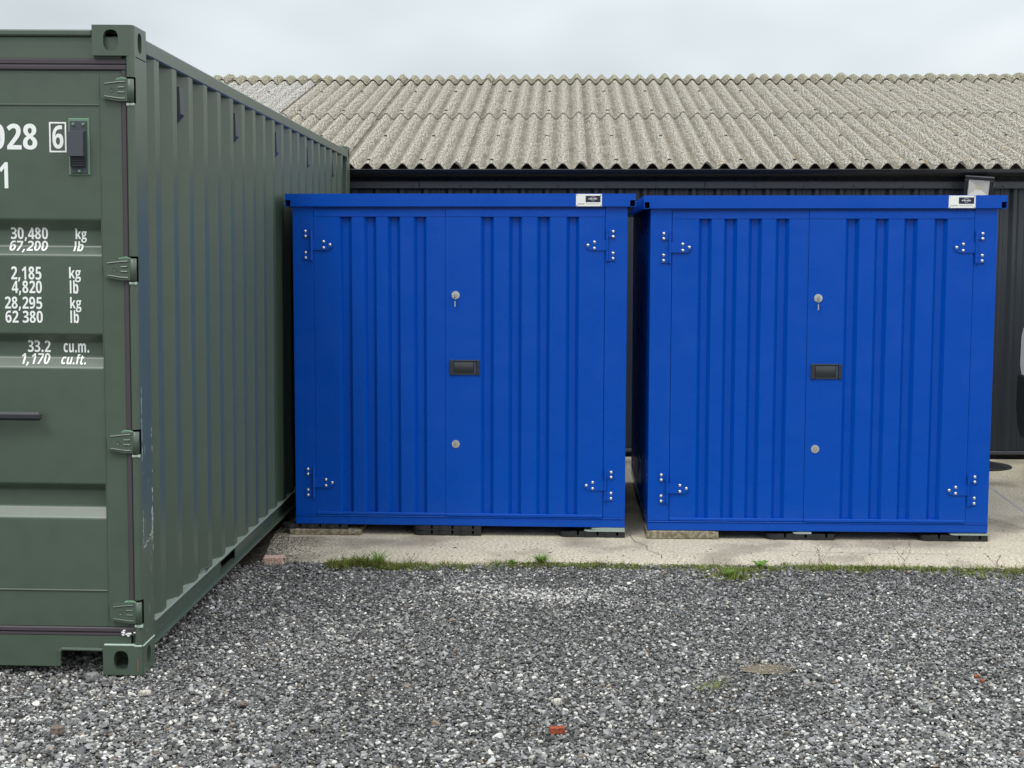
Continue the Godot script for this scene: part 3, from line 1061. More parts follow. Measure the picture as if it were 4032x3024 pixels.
		for hv in hinges:
			st = begin()
			var poly := PackedVector2Array()
			for q in [[-0.128, -0.026], [-0.118, -0.033], [-0.06, -0.042], [-0.024, -0.043], [-0.024, 0.043], [-0.06, 0.041], [-0.118, 0.033], [-0.130, 0.022]]:
				poly.append(Vector2(X.call(q[0]), hv + q[1]))
			prism(st, poly, DOOR_Z - 0.002, DOOR_Z + 0.020)
			# pressed ribs and a raised ring
			for rb in [[-0.115, 0.024, -0.058, 0.031], [-0.058, 0.031, -0.034, 0.032], [-0.115, -0.024, -0.058, -0.032], [-0.058, -0.032, -0.034, -0.033], [-0.062, 0.010, -0.036, 0.011], [-0.062, -0.008, -0.036, -0.009]]:
				cyl(st, Vector3(X.call(rb[0]), hv + rb[1], DOOR_Z + 0.020), Vector3(X.call(rb[2]), hv + rb[3], DOOR_Z + 0.020), 0.0035, 0.0035, 6)
			for i in 10:
				var g0 := TAU * i / 10.0
				var g1 := TAU * (i + 1) / 10.0
				cyl(st, Vector3(X.call(-0.086) + cos(g0) * 0.008, hv + sin(g0) * 0.008, DOOR_Z + 0.020), Vector3(X.call(-0.086) + cos(g1) * 0.008, hv + sin(g1) * 0.008, DOOR_Z + 0.020), 0.002, 0.002, 5)
			var hinge := part("hinge", st, M.green_paint, root)
			st = begin(true)
			cyl(st, Vector3(X.call(-0.015), hv - 0.044, -0.006), Vector3(X.call(-0.015), hv + 0.043, -0.006), 0.0135, 0.0135, 14)
			part("hinge_knuckle", st, M.green_paint, hinge)
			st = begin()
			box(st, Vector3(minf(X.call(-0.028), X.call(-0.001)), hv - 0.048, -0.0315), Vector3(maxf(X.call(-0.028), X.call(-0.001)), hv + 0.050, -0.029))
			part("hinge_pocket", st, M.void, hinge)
			st = begin()
			rng.seed = int(hv * 100.0)
			var wx := -0.030
			while wx < -0.004:
				var nx := wx + rng.randf_range(0.005, 0.009)
				bevel_box(st, Vector3(minf(X.call(wx), X.call(nx)), hv - 0.0585 - rng.randf() * 0.003, -0.012), Vector3(maxf(X.call(wx), X.call(nx)), hv - 0.049, 0.001 + rng.randf() * 0.002), 0.0015)
				wx = nx
			part("hinge_weld", st, M.weld_paint, hinge)
			if side == 0:
				st = begin()
				for i in 7:
					var c := Vector3(-0.066 + i * 0.006, hv + 0.0405 + rng.randf() * 0.004, DOOR_Z + 0.012)
					bevel_box(st, c - Vector3(0.006, 0.004, 0.007), c + Vector3(0.006, 0.003 + 0.004 * sin(PI * i / 6.0), 0.006), 0.002)
				part("paint_touch_up", st, M.green_repaint, hinge)
	# ventilator on the door
	st = begin()
	bevel_box(st, Vector3(-0.266, 2.010, DOOR_Z), Vector3(-0.182, 2.232, DOOR_Z + 0.006), 0.003)
	var vent := part("door_ventilator", st, M.green_repaint, root)
	st = begin()
	bevel_box(st, Vector3(-0.258, 2.016, DOOR_Z + 0.006), Vector3(-0.190, 2.222, DOOR_Z + 0.011), 0.002)
	part("vent_plate", st, M.vent_plastic, vent)
	st = begin()
	var wedge := PackedVector2Array([Vector2(2.184, 0.0), Vector2(2.176, 0.030), Vector2(2.082, 0.034), Vector2(2.082, 0.0)])
	prism(st, wedge, -0.256, -0.196, Transform3D(Basis(Vector3(0, 1, 0), Vector3(0, 0, 1), Vector3(1, 0, 0)), Vector3(0, 0, DOOR_Z + 0.011)))
	part("vent_hood", st, M.vent_plastic, vent)
	st = begin()
	for i in 6:
		box(st, Vector3(-0.254, 2.044 + i * 0.0065, DOOR_Z + 0.011), Vector3(-0.198, 2.0475 + i * 0.0065, DOOR_Z + 0.026))
	for i in 8:
		box(st, Vector3(-0.254 + i * 0.0077, 2.042, DOOR_Z + 0.011), Vector3(-0.2515 + i * 0.0077, 2.083, DOOR_Z + 0.024))
	part("vent_grille", st, M.dark_plastic, vent)
	for q in [[-0.244, 2.208], [-0.204, 2.208], [-0.222, 2.026]]:
		st = begin()
		cyl(st, Vector3(q[0], q[1], DOOR_Z + 0.011), Vector3(q[0], q[1], DOOR_Z + 0.017), 0.007, 0.005, 8)
		part("screw", st, M.green_repaint, vent)
	# black retaining bar
	st = begin()
	bevel_box(st, Vector3(-0.98, 1.038, 0.006), Vector3(-0.384, 1.073, 0.030), 0.010)
	for u in [-0.93, -0.62]:
		box(st, Vector3(u - 0.012, 1.045, DOOR_Z), Vector3(u + 0.012, 1.066, 0.0055))
	part("bar_handle", st, M.dark_plastic, root)
	# ventilators along the side
	for k in 5:
		var d := 0.760 + 1.112 * k
		st = begin()
		var out := PackedVector2Array([Vector2(2.445, -0.040), Vector2(2.440, -0.010), Vector2(2.322, -0.006), Vector2(2.290, -0.036), Vector2(2.285, -0.040)])
		prism(st, out, -d - 0.036, -d + 0.036, Transform3D(Basis(Vector3(0, 1, 0), Vector3(1, 0, 0), Vector3(0, 0, 1)), Vector3.ZERO))
		part("side_ventilator", st, M.vent_plastic, root)
	# lashing hook on the lower rail
	st = begin()
	tube(st, [Vector3(-0.028, 0.180, -1.02), Vector3(-0.020, 0.196, -1.03), Vector3(-0.004, 0.206, -1.05), Vector3(0.004, 0.203, -1.075), Vector3(0.0, 0.190, -1.085)], 0.0045, 8)
	part("lashing_hook", st, M.green_paint, root)
	# weld beads round the castings
	st = begin()
	bevel_box(st, Vector3(-0.160, 0.1175, -0.022), Vector3(-0.032, 0.1255, -0.005), 0.003)
	bevel_box(st, Vector3(-0.034, 0.116, -0.012), Vector3(-0.004, 0.124, 0.001), 0.002)
	bevel_box(st, Vector3(-0.006, 0.115, -0.176), Vector3(0.0025, 0.122, -0.012), 0.002)
	part("casting_weld", st, M.weld_paint, root)
	# scraped paint and rust on the post
	rng.seed = 321
	st = begin()
	var chip := func(d: float, v: float, w: float, h: float) -> void:
		var k := 5
		var pts := []
		for i in k:
			var g := TAU * i / k
			pts.append(Vector3(-0.0006, v + sin(g) * h * rng.randf_range(0.6, 1.0), -(d + cos(g) * w * rng.randf_range(0.6, 1.0))))
		face(st, pts, Vector3.RIGHT)
	for i in 22:
		chip.call(0.040 + rng.randfn(0, 0.002), 1.16 - 0.34 * rng.randf(), 0.0035, rng.randf_range(0.004, 0.026))
	for i in 14:
		chip.call(0.178 + rng.randfn(0, 0.003), 1.03 - 0.55 * rng.randf(), 0.004, rng.randf_range(0.004, 0.022))
	for i in 12:
		chip.call(0.044 + rng.randfn(0, 0.002), 0.665 - 0.15 * rng.randf(), 0.003, rng.randf_range(0.006, 0.022))
	for i in 12:
		chip.call(0.170 + rng.randfn(0, 0.006), 0.69 - 0.16 * rng.randf(), 0.006, rng.randf_range(0.006, 0.022))
	for i in 16:
		var t := rng.randf()
		chip.call(lerpf(0.045, 0.165, t), lerpf(0.515, 0.555, t) + rng.randfn(0, 0.003), 0.012, 0.003)
	for i in 10:
		chip.call(rng.randf_range(0.06, 0.17), rng.randf_range(0.15, 0.95), 0.002, rng.randf_range(0.006, 0.03))
	part("paint_scrapes", st, M.bare_scuff, root).set_meta("kind", "stuff")
	st = begin()
	for i in 9:
		var c := Vector3(rng.randf_range(-0.085, -0.033), rng.randf_range(0.158, 0.186), DOOR_Z + 0.012)
		bevel_box(st, c - Vector3(0.004, 0.002, 0.003) * rng.randf_range(0.5, 1.6), c + Vector3(0.005, 0.003, 0.002) * rng.randf_range(0.5, 1.6), 0.0008)
	part("paint_splashes", st, M.stencil_white, root).set_meta("kind", "stuff")
	st = begin()
	for q in [[0.150, 0.010, 0.050], [0.158, 0.030, 0.064], [0.080, 0.012, 0.036], [0.090, 0.020, 0.044], [0.012, 0.100, 0.112]]:
		for i in 4:
			chip.call(q[0] + rng.randfn(0, 0.003), rng.randf_range(q[1], q[2]), 0.003, 0.008)
	for i in 7:
		var y := 0.014 + i * 0.008
		bevel_box(st, Vector3(-0.0225, y, -0.0035), Vector3(-0.0190, y + 0.007, 0.0006), 0.0004)
	part("rust_marks", st, M.rust, root, Transform3D(Basis.IDENTITY, Vector3(0.0012, 0, 0))).set_meta("kind", "stuff")
	# stencilled lettering
	var marks := [["028", -0.578, -0.391, 2.109, 2.210, true], ["6", -0.330, -0.287, 2.113, 2.204, true], ["1", -0.545, -0.510, 1.957, 2.059, true],
		["30,480", -0.518, -0.369, 1.758, 1.805, false], ["kg", -0.258, -0.213, 1.746, 1.802, true], ["67,200", -0.522, -0.369, 1.712, 1.752, false], ["lb", -0.262, -0.226, 1.711, 1.751, true],
		["2,185", -0.507, -0.386, 1.598, 1.650, false], ["kg", -0.275, -0.228, 1.589, 1.649, true], ["4,820", -0.506, -0.385, 1.544, 1.594, false], ["lb", -0.273, -0.239, 1.543, 1.596, true],
		["28,295", -0.535, -0.385, 1.482, 1.530, false], ["kg", -0.273, -0.228, 1.470, 1.530, true], ["62 380", -0.534, -0.384, 1.426, 1.474, false], ["lb", -0.273, -0.239, 1.426, 1.477, true],
		["33.2", -0.460, -0.368, 1.306, 1.355, true], ["cu.m.", -0.315, -0.212, 1.306, 1.344, true], ["1,170", -0.485, -0.369, 1.261, 1.303, false], ["cu.ft.", -0.321, -0.220, 1.260, 1.300, true]]
	for k in marks:
		lettering("stencilled_marking", k[0], k[1], k[2], k[3], k[4], k[5], root)
	st = begin()
	for q in [[-0.343, -0.275, 2.211, 2.217], [-0.343, -0.275, 2.099, 2.105], [-0.343, -0.337, 2.105, 2.211], [-0.281, -0.275, 2.105, 2.211]]:
		face(st, [Vector3(q[0], q[2], DOOR_Z + 0.0012), Vector3(q[1], q[2], DOOR_Z + 0.0012), Vector3(q[1], q[3], DOOR_Z + 0.0012), Vector3(q[0], q[3], DOOR_Z + 0.0012)], Vector3(0, 0, 1))
	part("stencilled_box", st, M.stencil_white, root)


# ------------------------------------------------------------------ blue sheds
const SW := 2.021
const SH := 1.9406
const SD := 2.15


func ribbed(ribs: Array, x0: float, x1: float, dep: float) -> Array:
	var p := [Vector2(x0, 0)]
	for r in ribs:
		var a: float = r[0]
		var b: float = r[1]
		p.append_array([Vector2(a, 0), Vector2(a + 0.021, -dep), Vector2(b - 0.021, -dep), Vector2(b, 0)])
	p.append(Vector2(x1, 0))
	return p


func make_hinge(parent: Node3D, x: float, y: float, flip: float, bolt: ArrayMesh) -> void:
	# x = where the post ends; the strap points into the door
	var st := begin()
	var X := func(u: float) -> float: return x + (u - 0.128) * flip
	for v in [[0.045, 0.094], [-0.094, -0.045]]:
		bevel_box(st, Vector3(minf(X.call(0.0645), X.call(0.112)), y + v[0], 0.0), Vector3(maxf(X.call(0.0645), X.call(0.112)), y + v[1], 0.0065), 0.0015)
	var strap := PackedVector2Array()
	for q in [[0.116, -0.031], [0.213, -0.031], [0.242, -0.016], [0.245, 0.012], [0.213, 0.031], [0.116, 0.031]]:
		strap.append(Vector2(X.call(q[0]), y + q[1]))
	prism(st, strap, 0.003, 0.0105)
	var h := part("hinge", st, M.blue_paint, parent)
	st = begin()
	cyl(st, Vector3(X.call(0.115), y - 0.094, 0.010), Vector3(X.call(0.115), y - 0.032, 0.010), 0.0085, 0.0085, 12)
	cyl(st, Vector3(X.call(0.115), y - 0.0305, 0.010), Vector3(X.call(0.115), y + 0.0305, 0.010), 0.0085, 0.0085, 12)
	cyl(st, Vector3(X.call(0.115), y + 0.032, 0.010), Vector3(X.call(0.115), y + 0.094, 0.010), 0.0085, 0.0085, 12)
	part("hinge_pin", st, M.blue_paint, h)
	for q in [[0.079, 0.081, 0.0065], [0.079, 0.051, 0.0065], [0.079, -0.047, 0.0065], [0.079, -0.079, 0.0065], [0.1905, 0.0185, 0.0105], [0.1905, -0.0185, 0.0105], [0.229, 0.0, 0.0105]]:
		place("bolt", bolt, M.zinc, h, Transform3D(Basis.IDENTITY, Vector3(X.call(q[0]), y + q[1], q[2])))


func make_shed(T: Transform3D, label: String) -> Node3D:
	var root := thing("storage_shed", label, "shed", T, "blue steel storage sheds")
	# dome headed bolt
	var st := begin(true)
	var rows := []
	for i in 5:
		var p := PI * 0.5 * i / 4.0
		var row := []
		for j in 13:
			var g := TAU * (j % 12) / 12.0
			row.append(Vector3(cos(p) * cos(g) * 0.0098, cos(p) * sin(g) * 0.0098, sin(p) * 0.0070))
		rows.append(row)
	for i in 4:
		for j in 12:
			var q := [rows[i][j], rows[i][j + 1], rows[i + 1][j + 1], rows[i + 1][j]]
			face(st, q, (q[0] + q[2]))
	var bolt := finish(st)
	# base frame
	st = begin()
	bevel_box(st, Vector3(0, 0, -0.05), Vector3(SW, 0.050, 0.002), 0.003)
	bevel_box(st, Vector3(0, 0.0505, -0.045), Vector3(SW, 0.057, 0.007), 0.002)
	for x in [[0.0, 0.05], [SW - 0.05, SW]]:
		box(st, Vector3(x[0], 0.0, -SD), Vector3(x[1], 0.055, -0.051))
	box(st, Vector3(0.051, 0.01, -SD), Vector3(SW - 0.051, 0.045, -0.051))
	part("base_frame", st, M.blue_paint, root)
	# front posts, lintel
	for x in [[0.0, 0.128], [SW - 0.135, SW]]:
		st = begin()
		bevel_box(st, Vector3(x[0], 0.0575, -0.12), Vector3(x[1], SH + 0.02, 0.0), 0.003)
		part("post", st, M.blue_paint, root)
	st = begin()
	box(st, Vector3(0.129, 1.89, -0.06), Vector3(SW - 0.136, SH + 0.02, -0.010))
	part("lintel", st, M.blue_paint, root)
	# doors
	var leaf := [[0.1296, 0.9285, [[0.283, 0.361], [0.432, 0.510], [0.577, 0.655], [0.735, 0.814]], 0.0], [0.930, 1.8848, [[1.142, 1.221], [1.311, 1.390], [1.480, 1.559], [1.655, 1.733]], 0.004]]
	for l in leaf:
		st = begin()
		var prof := ribbed(l[2], l[0], l[1], 0.026)
		var z: float = l[3]
		var a := []
		var b := []
		for q in prof:
			a.append(Vector3(q.x, 0.076, z + q.y))
			b.append(Vector3(q.x, 1.882, z + q.y))
		grid(st, [a, b], Vector3(0, 0, 1))
		for e in [[l[0], -1.0], [l[1], 1.0]]:
			face(st, [Vector3(e[0], 0.066, z), Vector3(e[0], 1.922, z), Vector3(e[0], 1.922, z - 0.03), Vector3(e[0], 0.066, z - 0.03)], Vector3(e[1], 0, 0))
		face(st, [Vector3(l[0], 0.06, z - 0.040), Vector3(l[1], 0.06, z - 0.040), Vector3(l[1], 1.92, z - 0.040), Vector3(l[0], 1.92, z - 0.040)], Vector3(0, 0, -1))
		var door := part("door", st, M.blue_paint, root)
		st = begin()
		bevel_box(st, Vector3(l[0], 1.880, z - 0.03), Vector3(l[1], 1.923, z + 0.0022), 0.001)
		part("door_flange", st, M.blue_paint, door)
		st = begin()
		bevel_box(st, Vector3(l[0], 0.0605, z - 0.03), Vector3(l[1], 0.0775, z + 0.0055), 0.002)
		part("door_lip", st, M.blue_paint, door)
		# a few small rivets on the upper flange
		st = begin(true)
		for i in 5:
			var x: float = l[0] + 0.08 + i * 0.16 + (0.03 if i % 2 else 0.0)
			cyl(st, Vector3(x, 1.894, z + 0.002), Vector3(x, 1.894, z + 0.0045), 0.0035, 0.002, 8)
		part("rivets", st, M.blue_paint, door).set_meta("kind", "stuff")
	for y in [1.711, 0.2595]:
		make_hinge(root, 0.128, y, 1.0, bolt)
		make_hinge(root, SW - 0.135, y, -1.0, bolt)
	# locks
	for k in [[1.410, true], [0.504, false]]:
		st = begin()
		cyl(st, Vector3(0.990, k[0], 0.004), Vector3(0.990, k[0], 0.008), 0.0255, 0.024, 24)
		var lock := part("lock", st, M.steel, root)
		st = begin()
		cyl(st, Vector3(0.990, k[0] + 0.006, 0.008), Vector3(0.990, k[0] + 0.006, 0.012), 0.0085, 0.0085, 14)
		bevel_box(st, Vector3(0.9865, k[0] - 0.016, 0.008), Vector3(0.9935, k[0] + 0.0, 0.0118), 0.001)
		part("lock_cylinder", st, M.zinc, lock)
		for s in [-0.018, 0.018]:
			st = begin(true)
			cyl(st, Vector3(0.990 + s, k[0], 0.008), Vector3(0.990 + s, k[0], 0.0098), 0.0038, 0.003, 10)
			part("screw", st, M.zinc, lock)
		if k[1]:
			st = begin()
			bevel_box(st, Vector3(0.9885, k[0] - 0.004, 0.012), Vector3(0.9915, k[0] + 0.012, 0.036), 0.0008)
			cyl(st, Vector3(0.989, k[0] - 0.006, 0.030), Vector3(0.989, k[0] - 0.026, 0.028), 0.0055, 0.0055, 10)
			bevel_box(st, Vector3(0.984, k[0] - 0.070, 0.024), Vector3(0.9915, k[0] - 0.036, 0.027), 0.001)
			part("key", st, M.zinc, lock)
	# recessed pull handle
	st = begin()
	bevel_box(st, Vector3(0.954, 0.928, 0.004), Vector3(0.981, 1.018, 0.014), 0.002)
	bevel_box(st, Vector3(1.117, 0.928, 0.004), Vector3(1.137, 1.018, 0.014), 0.002)
	bevel_box(st, Vector3(0.982, 1.009, 0.004), Vector3(1.116, 1.018, 0.014), 0.002)
	bevel_box(st, Vector3(0.982, 0.928, 0.004), Vector3(1.116, 0.935, 0.012), 0.002)
	for y in [0.957, 0.991]:
		bevel_box(st, Vector3(0.957, y, 0.0142), Vector3(0.979, y + 0.003, 0.0155), 0.0005)
	var handle := part("pull_handle", st, M.dark_plastic, root)
	st = begin(true)
	rows = []
	for i in 9:
		var t := i / 8.0
		var y := 0.936 + 0.0715 * t
		var z := 0.0055 + 0.010 * sin(PI * (0.15 + 0.75 * t))
		rows.append([Vector3(0.983, y, z), Vector3(1.098, y, z)])
	grid(st, rows, Vector3(0, 0, 1))
	part("handle_flap", st, M.dark_plastic, handle)
	st = begin()
	bevel_box(st, Vector3(1.101, 0.938, 0.0045), Vector3(1.113, 1.006, 0.011), 0.001)
	part("handle_catch", st, M.vent_plastic, handle)
	# side and rear walls: fine upright ribs
	for s in [[0.0, -1.0], [SW, 1.0]]:
		st = begin()
		var a := []
		var b := []
		for i in 21:
			var d := 0.125 + i * 0.0985
			for q in [[0.0, -0.022], [0.034, -0.022], [0.048, -0.004], [0.084, -0.004]]:
				if d + q[0] < SD - 0.03:
					a.append(Vector3(s[0] + q[1] * s[1], 0.054, -d - q[0]))
					b.append(Vector3(s[0] + q[1] * s[1], SH, -d - q[0]))
		a.append(Vector3(s[0] - 0.022 * s[1], 0.054, -SD))
		b.append(Vector3(s[0] - 0.022 * s[1], SH, -SD))
		grid(st, [a, b], Vector3(s[1], 0, 0))
		part("side_wall", st, M.blue_paint, root)
	st = begin()
	box(st, Vector3(0.0, 0.05, -SD - 0.01), Vector3(SW, SH, -SD + 0.005))
	part("rear_wall", st, M.blue_paint, root)
	# roof: folded edge all round, open underneath, notched lower corners
	var ol := 0.040
	var rr := 0.046
	var y0 := SH
	var y1 := SH + 0.073
	st = begin()
	var fascia := PackedVector2Array([Vector2(-ol, y1), Vector2(-ol, y0 + 0.037), Vector2(-ol + 0.033, y0 + 0.037), Vector2(-ol + 0.033, y0), Vector2(SW + rr - 0.033, y0), Vector2(SW + rr - 0.033, y0 + 0.037), Vector2(SW + rr, y0 + 0.037), Vector2(SW + rr, y1)])
	prism(st, fascia, 0.018, 0.022)
	box(st, Vector3(-ol + 0.033, y0 - 0.0005, -0.002), Vector3(SW + rr - 0.033, y0 + 0.003, 0.0178))
	for x in [[-ol, -ol + 0.004], [SW + rr - 0.004, SW + rr]]:
		box(st, Vector3(x[0], y0 - 0.002, -SD - 0.04), Vector3(x[1], y1 - 0.0005, 0.0175))
	for x in [[-ol + 0.0042, -ol + 0.035], [SW + rr - 0.035, SW + rr - 0.0042]]:
		box(st, Vector3(x[0], y0 - 0.002, -SD - 0.04), Vector3(x[1], y0 + 0.001, 0.019))
	box(st, Vector3(-ol, y1 - 0.0005, -SD - 0.04), Vector3(SW + rr, y1 + 0.003, 0.0215))
	box(st, Vector3(-ol + 0.0045, y0, -SD - 0.04), Vector3(SW + rr - 0.0045, y1 - 0.001, -SD - 0.036))
	part("roof", st, M.blue_paint, root)
	# maker's plate; the square code is left blank
	st = begin()
	bevel_box(st, Vector3(1.712, y0 + 0.0005, 0.0225), Vector3(1.866, y1, 0.0255), 0.001)
	var plate := part("maker_plate", st, M.plate_white, root)
	st = begin()
	box(st, Vector3(1.7695, y0 + 0.0255, 0.0256), Vector3(1.8575, y1 - 0.010, 0.0264))
	part("plate_panel", st, M.plate_navy, plate)
	st = begin()
	var cx := 1.8135
	var cy := y0 + 0.0445
	var shield := [Vector2(0, 0.0165), Vector2(0.006, 0.0115), Vector2(0.0155, 0.0105), Vector2(0.0145, -0.002), Vector2(0.009, -0.0085), Vector2(0.0, -0.0155), Vector2(-0.009, -0.0085), Vector2(-0.0145, -0.002), Vector2(-0.0155, 0.0105), Vector2(-0.006, 0.0115)]
	for i in shield.size():
		var p: Vector2 = shield[i]
		var q: Vector2 = shield[(i + 1) % shield.size()]
		face(st, [Vector3(cx + p.x, cy + p.y, 0.0268), Vector3(cx + q.x, cy + q.y, 0.0268), Vector3(cx + q.x * 0.82, cy + q.y * 0.82, 0.0268), Vector3(cx + p.x * 0.82, cy + p.y * 0.82, 0.0268)], Vector3(0, 0, 1))
	part("plate_emblem", st, M.plate_grey, plate)
	# the word across the emblem, too small in the photograph to read
	st = begin()
	rng.seed = 88
	var x := cx - 0.027
	for i in 10:
		var w := rng.randf_range(0.0034, 0.0046)
		box(st, Vector3(x, cy - 0.0035, 0.0270), Vector3(x + w * 0.34, cy + 0.0035, 0.0274))
		if i % 3 != 1:
			box(st, Vector3(x + w * 0.66, cy - 0.0035, 0.0270), Vector3(x + w, cy + 0.0035, 0.0274))
		box(st, Vector3(x + w * 0.345, cy + (0.0015 if i % 2 else -0.0008), 0.0270), Vector3(x + w * (0.655 if i % 3 != 1 else 0.95), cy + (0.0035 if i % 2 else 0.0012), 0.0274))
		x += w + 0.0011
	part("plate_word", st, M.plate_white, plate)
	st = begin()
	x = 1.772
	for i in 26:
		var w := rng.randf_range(0.0012, 0.0026)
		box(st, Vector3(x, y0 + 0.0135, 0.0256), Vector3(x + w, y0 + 0.0175, 0.0262))
		x += w + 0.0012
	box(st, Vector3(1.7225, y0 + 0.0125, 0.0256), Vector3(1.7625, y0 + 0.0185, 0.0262))
	part("plate_print", st, M.plate_grey, plate)
	for q in [[1.7185, 0.006], [1.7185, 0.067], [1.8595, 0.006], [1.8595, 0.067]]:
		st = begin()
		cyl(st, Vector3(q[0], y0 + q[1], 0.0255), Vector3(q[0], y0 + q[1], 0.0268), 0.003, 0.0022, 8)
		part("rivet", st, M.vent_plastic, plate)
	return root


# black plastic packer: lobed outline with keyhole slots along its front
func packer(label: String, T: Transform3D, length: float, high: float, layers: int) -> void:
	var root := thing("plastic_packer", label, "packer", T, "black plastic packers under the sheds")
	for k in layers:
		var h := high / layers
		var y := k * h
		var poly := PackedVector2Array()
		poly.append(Vector2(0, y + 0.0003))
		poly.append(Vector2(length, y + 0.0003))
		poly.append(Vector2(length, y + h))
		for i in 3:
			var c := length * (0.86 - 0.36 * i)
			for q in [[0.010, 0.0], [0.0065, -0.10], [0.006, -0.58], [0.003, -0.70], [-0.003, -0.70], [-0.006, -0.58], [-0.0065, -0.10], [-0.010, 0.0]]:
				poly.append(Vector2(c + q[0], y + h + q[1] * h))
		poly.append(Vector2(0, y + h))
		var st := begin()
		prism(st, poly, -0.20, 0.0)
		# shallow lobes on the face
		for i in 3:
			var c := length * (0.68 - 0.36 * i)
			cyl(st, Vector3(c, y + 0.002, -0.046), Vector3(c, y + h - 0.002, -0.046), 0.052, 0.052, 24)
		box(st, Vector3(-0.014, y + 0.004, -0.15), Vector3(-0.0005, y + h - 0.004, -0.05))
		part("packer_layer", st, M.pad_plastic, root)


func plank(called: String, label: String, T: Transform3D, size: Vector3, m: Material) -> void:
	rng.seed = int(size.x * 1000.0)
	var st := begin()
	var n := 14
	var rows := []
	var ring := [Vector2(0, 0.1), Vector2(0, 0.85), Vector2(-0.03, 1.0), Vector2(-1, 1.0), Vector2(-1, 0), Vector2(-0.03, 0)]
	for i in n + 1:
		var row := []
		for j in ring.size() + 1:
			var q: Vector2 = ring[j % ring.size()]
			var k := 0.9 if i == 0 or i == n else 1.0
			row.append(Vector3(size.x * i / n, size.y * q.y * k, size.z * q.x * k + (0.003 * shade_noise.get_noise_2d(i * 20.0, (j % ring.size()) * 40.0))))
		rows.append(row)
	for i in n:
		for j in ring.size():
			var q := [rows[i][j], rows[i][j + 1], rows[i + 1][j + 1], rows[i + 1][j]]
			var c: Vector3 = (q[0] + q[2]) * 0.5 - Vector3(0, size.y * 0.5, -size.z * 0.5)
			face(st, q, Vector3(0, c.y / size.y, c.z / size.z))
	face(st, rows[0].slice(0, ring.size()), Vector3.LEFT)
	face(st, rows[n].slice(0, ring.size()), Vector3.RIGHT)
	tag(part(called, st, m, self, T), label, "paving slab" if called == "paving_slab" else "shim")


func shim(label: String, T: Transform3D, length: float, thick: float) -> void:
	var st := begin()
	var poly := PackedVector2Array([Vector2(0, 0.35 * thick), Vector2(0.02, 0), Vector2(length, 0), Vector2(length, thick), Vector2(length * 0.4, thick), Vector2(0.0, 0.75 * thick)])
	prism(st, poly, -0.16, 0.0)
	tag(part("shim", st, M.shim, self, T), label, "shim", "pale shims under the sheds")


func make_sheds() -> void:
	var TL := frame_of(-0.0543, -0.0004, -0.0002, Vector3(-1.3300, EYE - 1.6368, -8.5223))
	var TR := frame_of(-0.0389, 0.0063, 0.0015, Vector3(0.8250, EYE - 1.6490, -8.4000))
	TR.basis = TR.basis.scaled_local(Vector3(1.010, 1.0, 1.0))
	var left := make_shed(TL, "blue steel shed with double doors, standing beside the green container")
	var right: Node3D = left.duplicate()
	right.name = numbered("storage_shed", self)
	add_child(right, true)
	right.transform = TR
	right.set_meta("label", "blue steel shed under the floodlight, farther from the green container")
	right.get_node("maker_plate").position.x += 0.016
	var top := -0.008
	var under := func(T: Transform3D, u: float, z: float, y: float) -> Transform3D:
		var p := T * Vector3(u, 0, z)
		return Transform3D(Basis(Vector3.UP, T.basis.get_euler().y), Vector3(p.x, y, p.z))
	var gl := TL.origin.y - top
	plank("paving_slab", "mossy concrete paving slab under the left shed's left corner, carrying a black packer", under.call(TL, -0.030, 0.03, top), Vector3(0.435, 0.034, 0.30), M.old_slab)
	packer("thin black plastic packer on the mossy paving slab by the green container", under.call(TL, -0.022, 0.008, top + 0.0345), 0.345, gl - 0.0355, 1)
	packer("double layered black plastic packer under the left shed's middle", under.call(TL, 0.792, 0.0, top + 0.0005), 0.352, gl - 0.0015, 2)
	packer("black plastic packer with two pale shims under the left shed's right corner", under.call(TL, 1.690, 0.0, top + 0.0005), 0.332, gl - 0.027, 1)
	shim("long pale green shim on the packer at the left shed's right corner", under.call(TL, 1.775, 0.006, top + gl - 0.0255), 0.246, 0.012)
	shim("upper glassy shim tapering under the left shed's right corner", under.call(TL, 1.82, 0.002, top + gl - 0.0130), 0.20, 0.012)
	var gr := TR.origin.y - top
	plank("paving_slab", "cream concrete slab under the right shed's left corner", under.call(TR, -0.006, 0.010, top), Vector3(0.435, gr - 0.0015, 0.30), M.old_slab)
	packer("black plastic packer with a round pale shim under the right shed's middle", under.call(TR, 0.775, 0.004, top + 0.0005), 0.345, gr * 0.72, 1)
	shim("small round ended pale shim on the packer under the right shed's middle", under.call(TR, 0.87, 0.006, top + gr * 0.735), 0.11, gr * 0.22)
	packer("black plastic packer under the right shed's right corner", under.call(TR, 1.690, 0.0, top + 0.0005 - 0.0), 0.338, gr * 0.68 + 0.003, 1)
	shim("long pale shim on the packer under the right shed's right corner", under.call(TR, 1.80, 0.008, top + gr * 0.76), 0.228, 0.010)


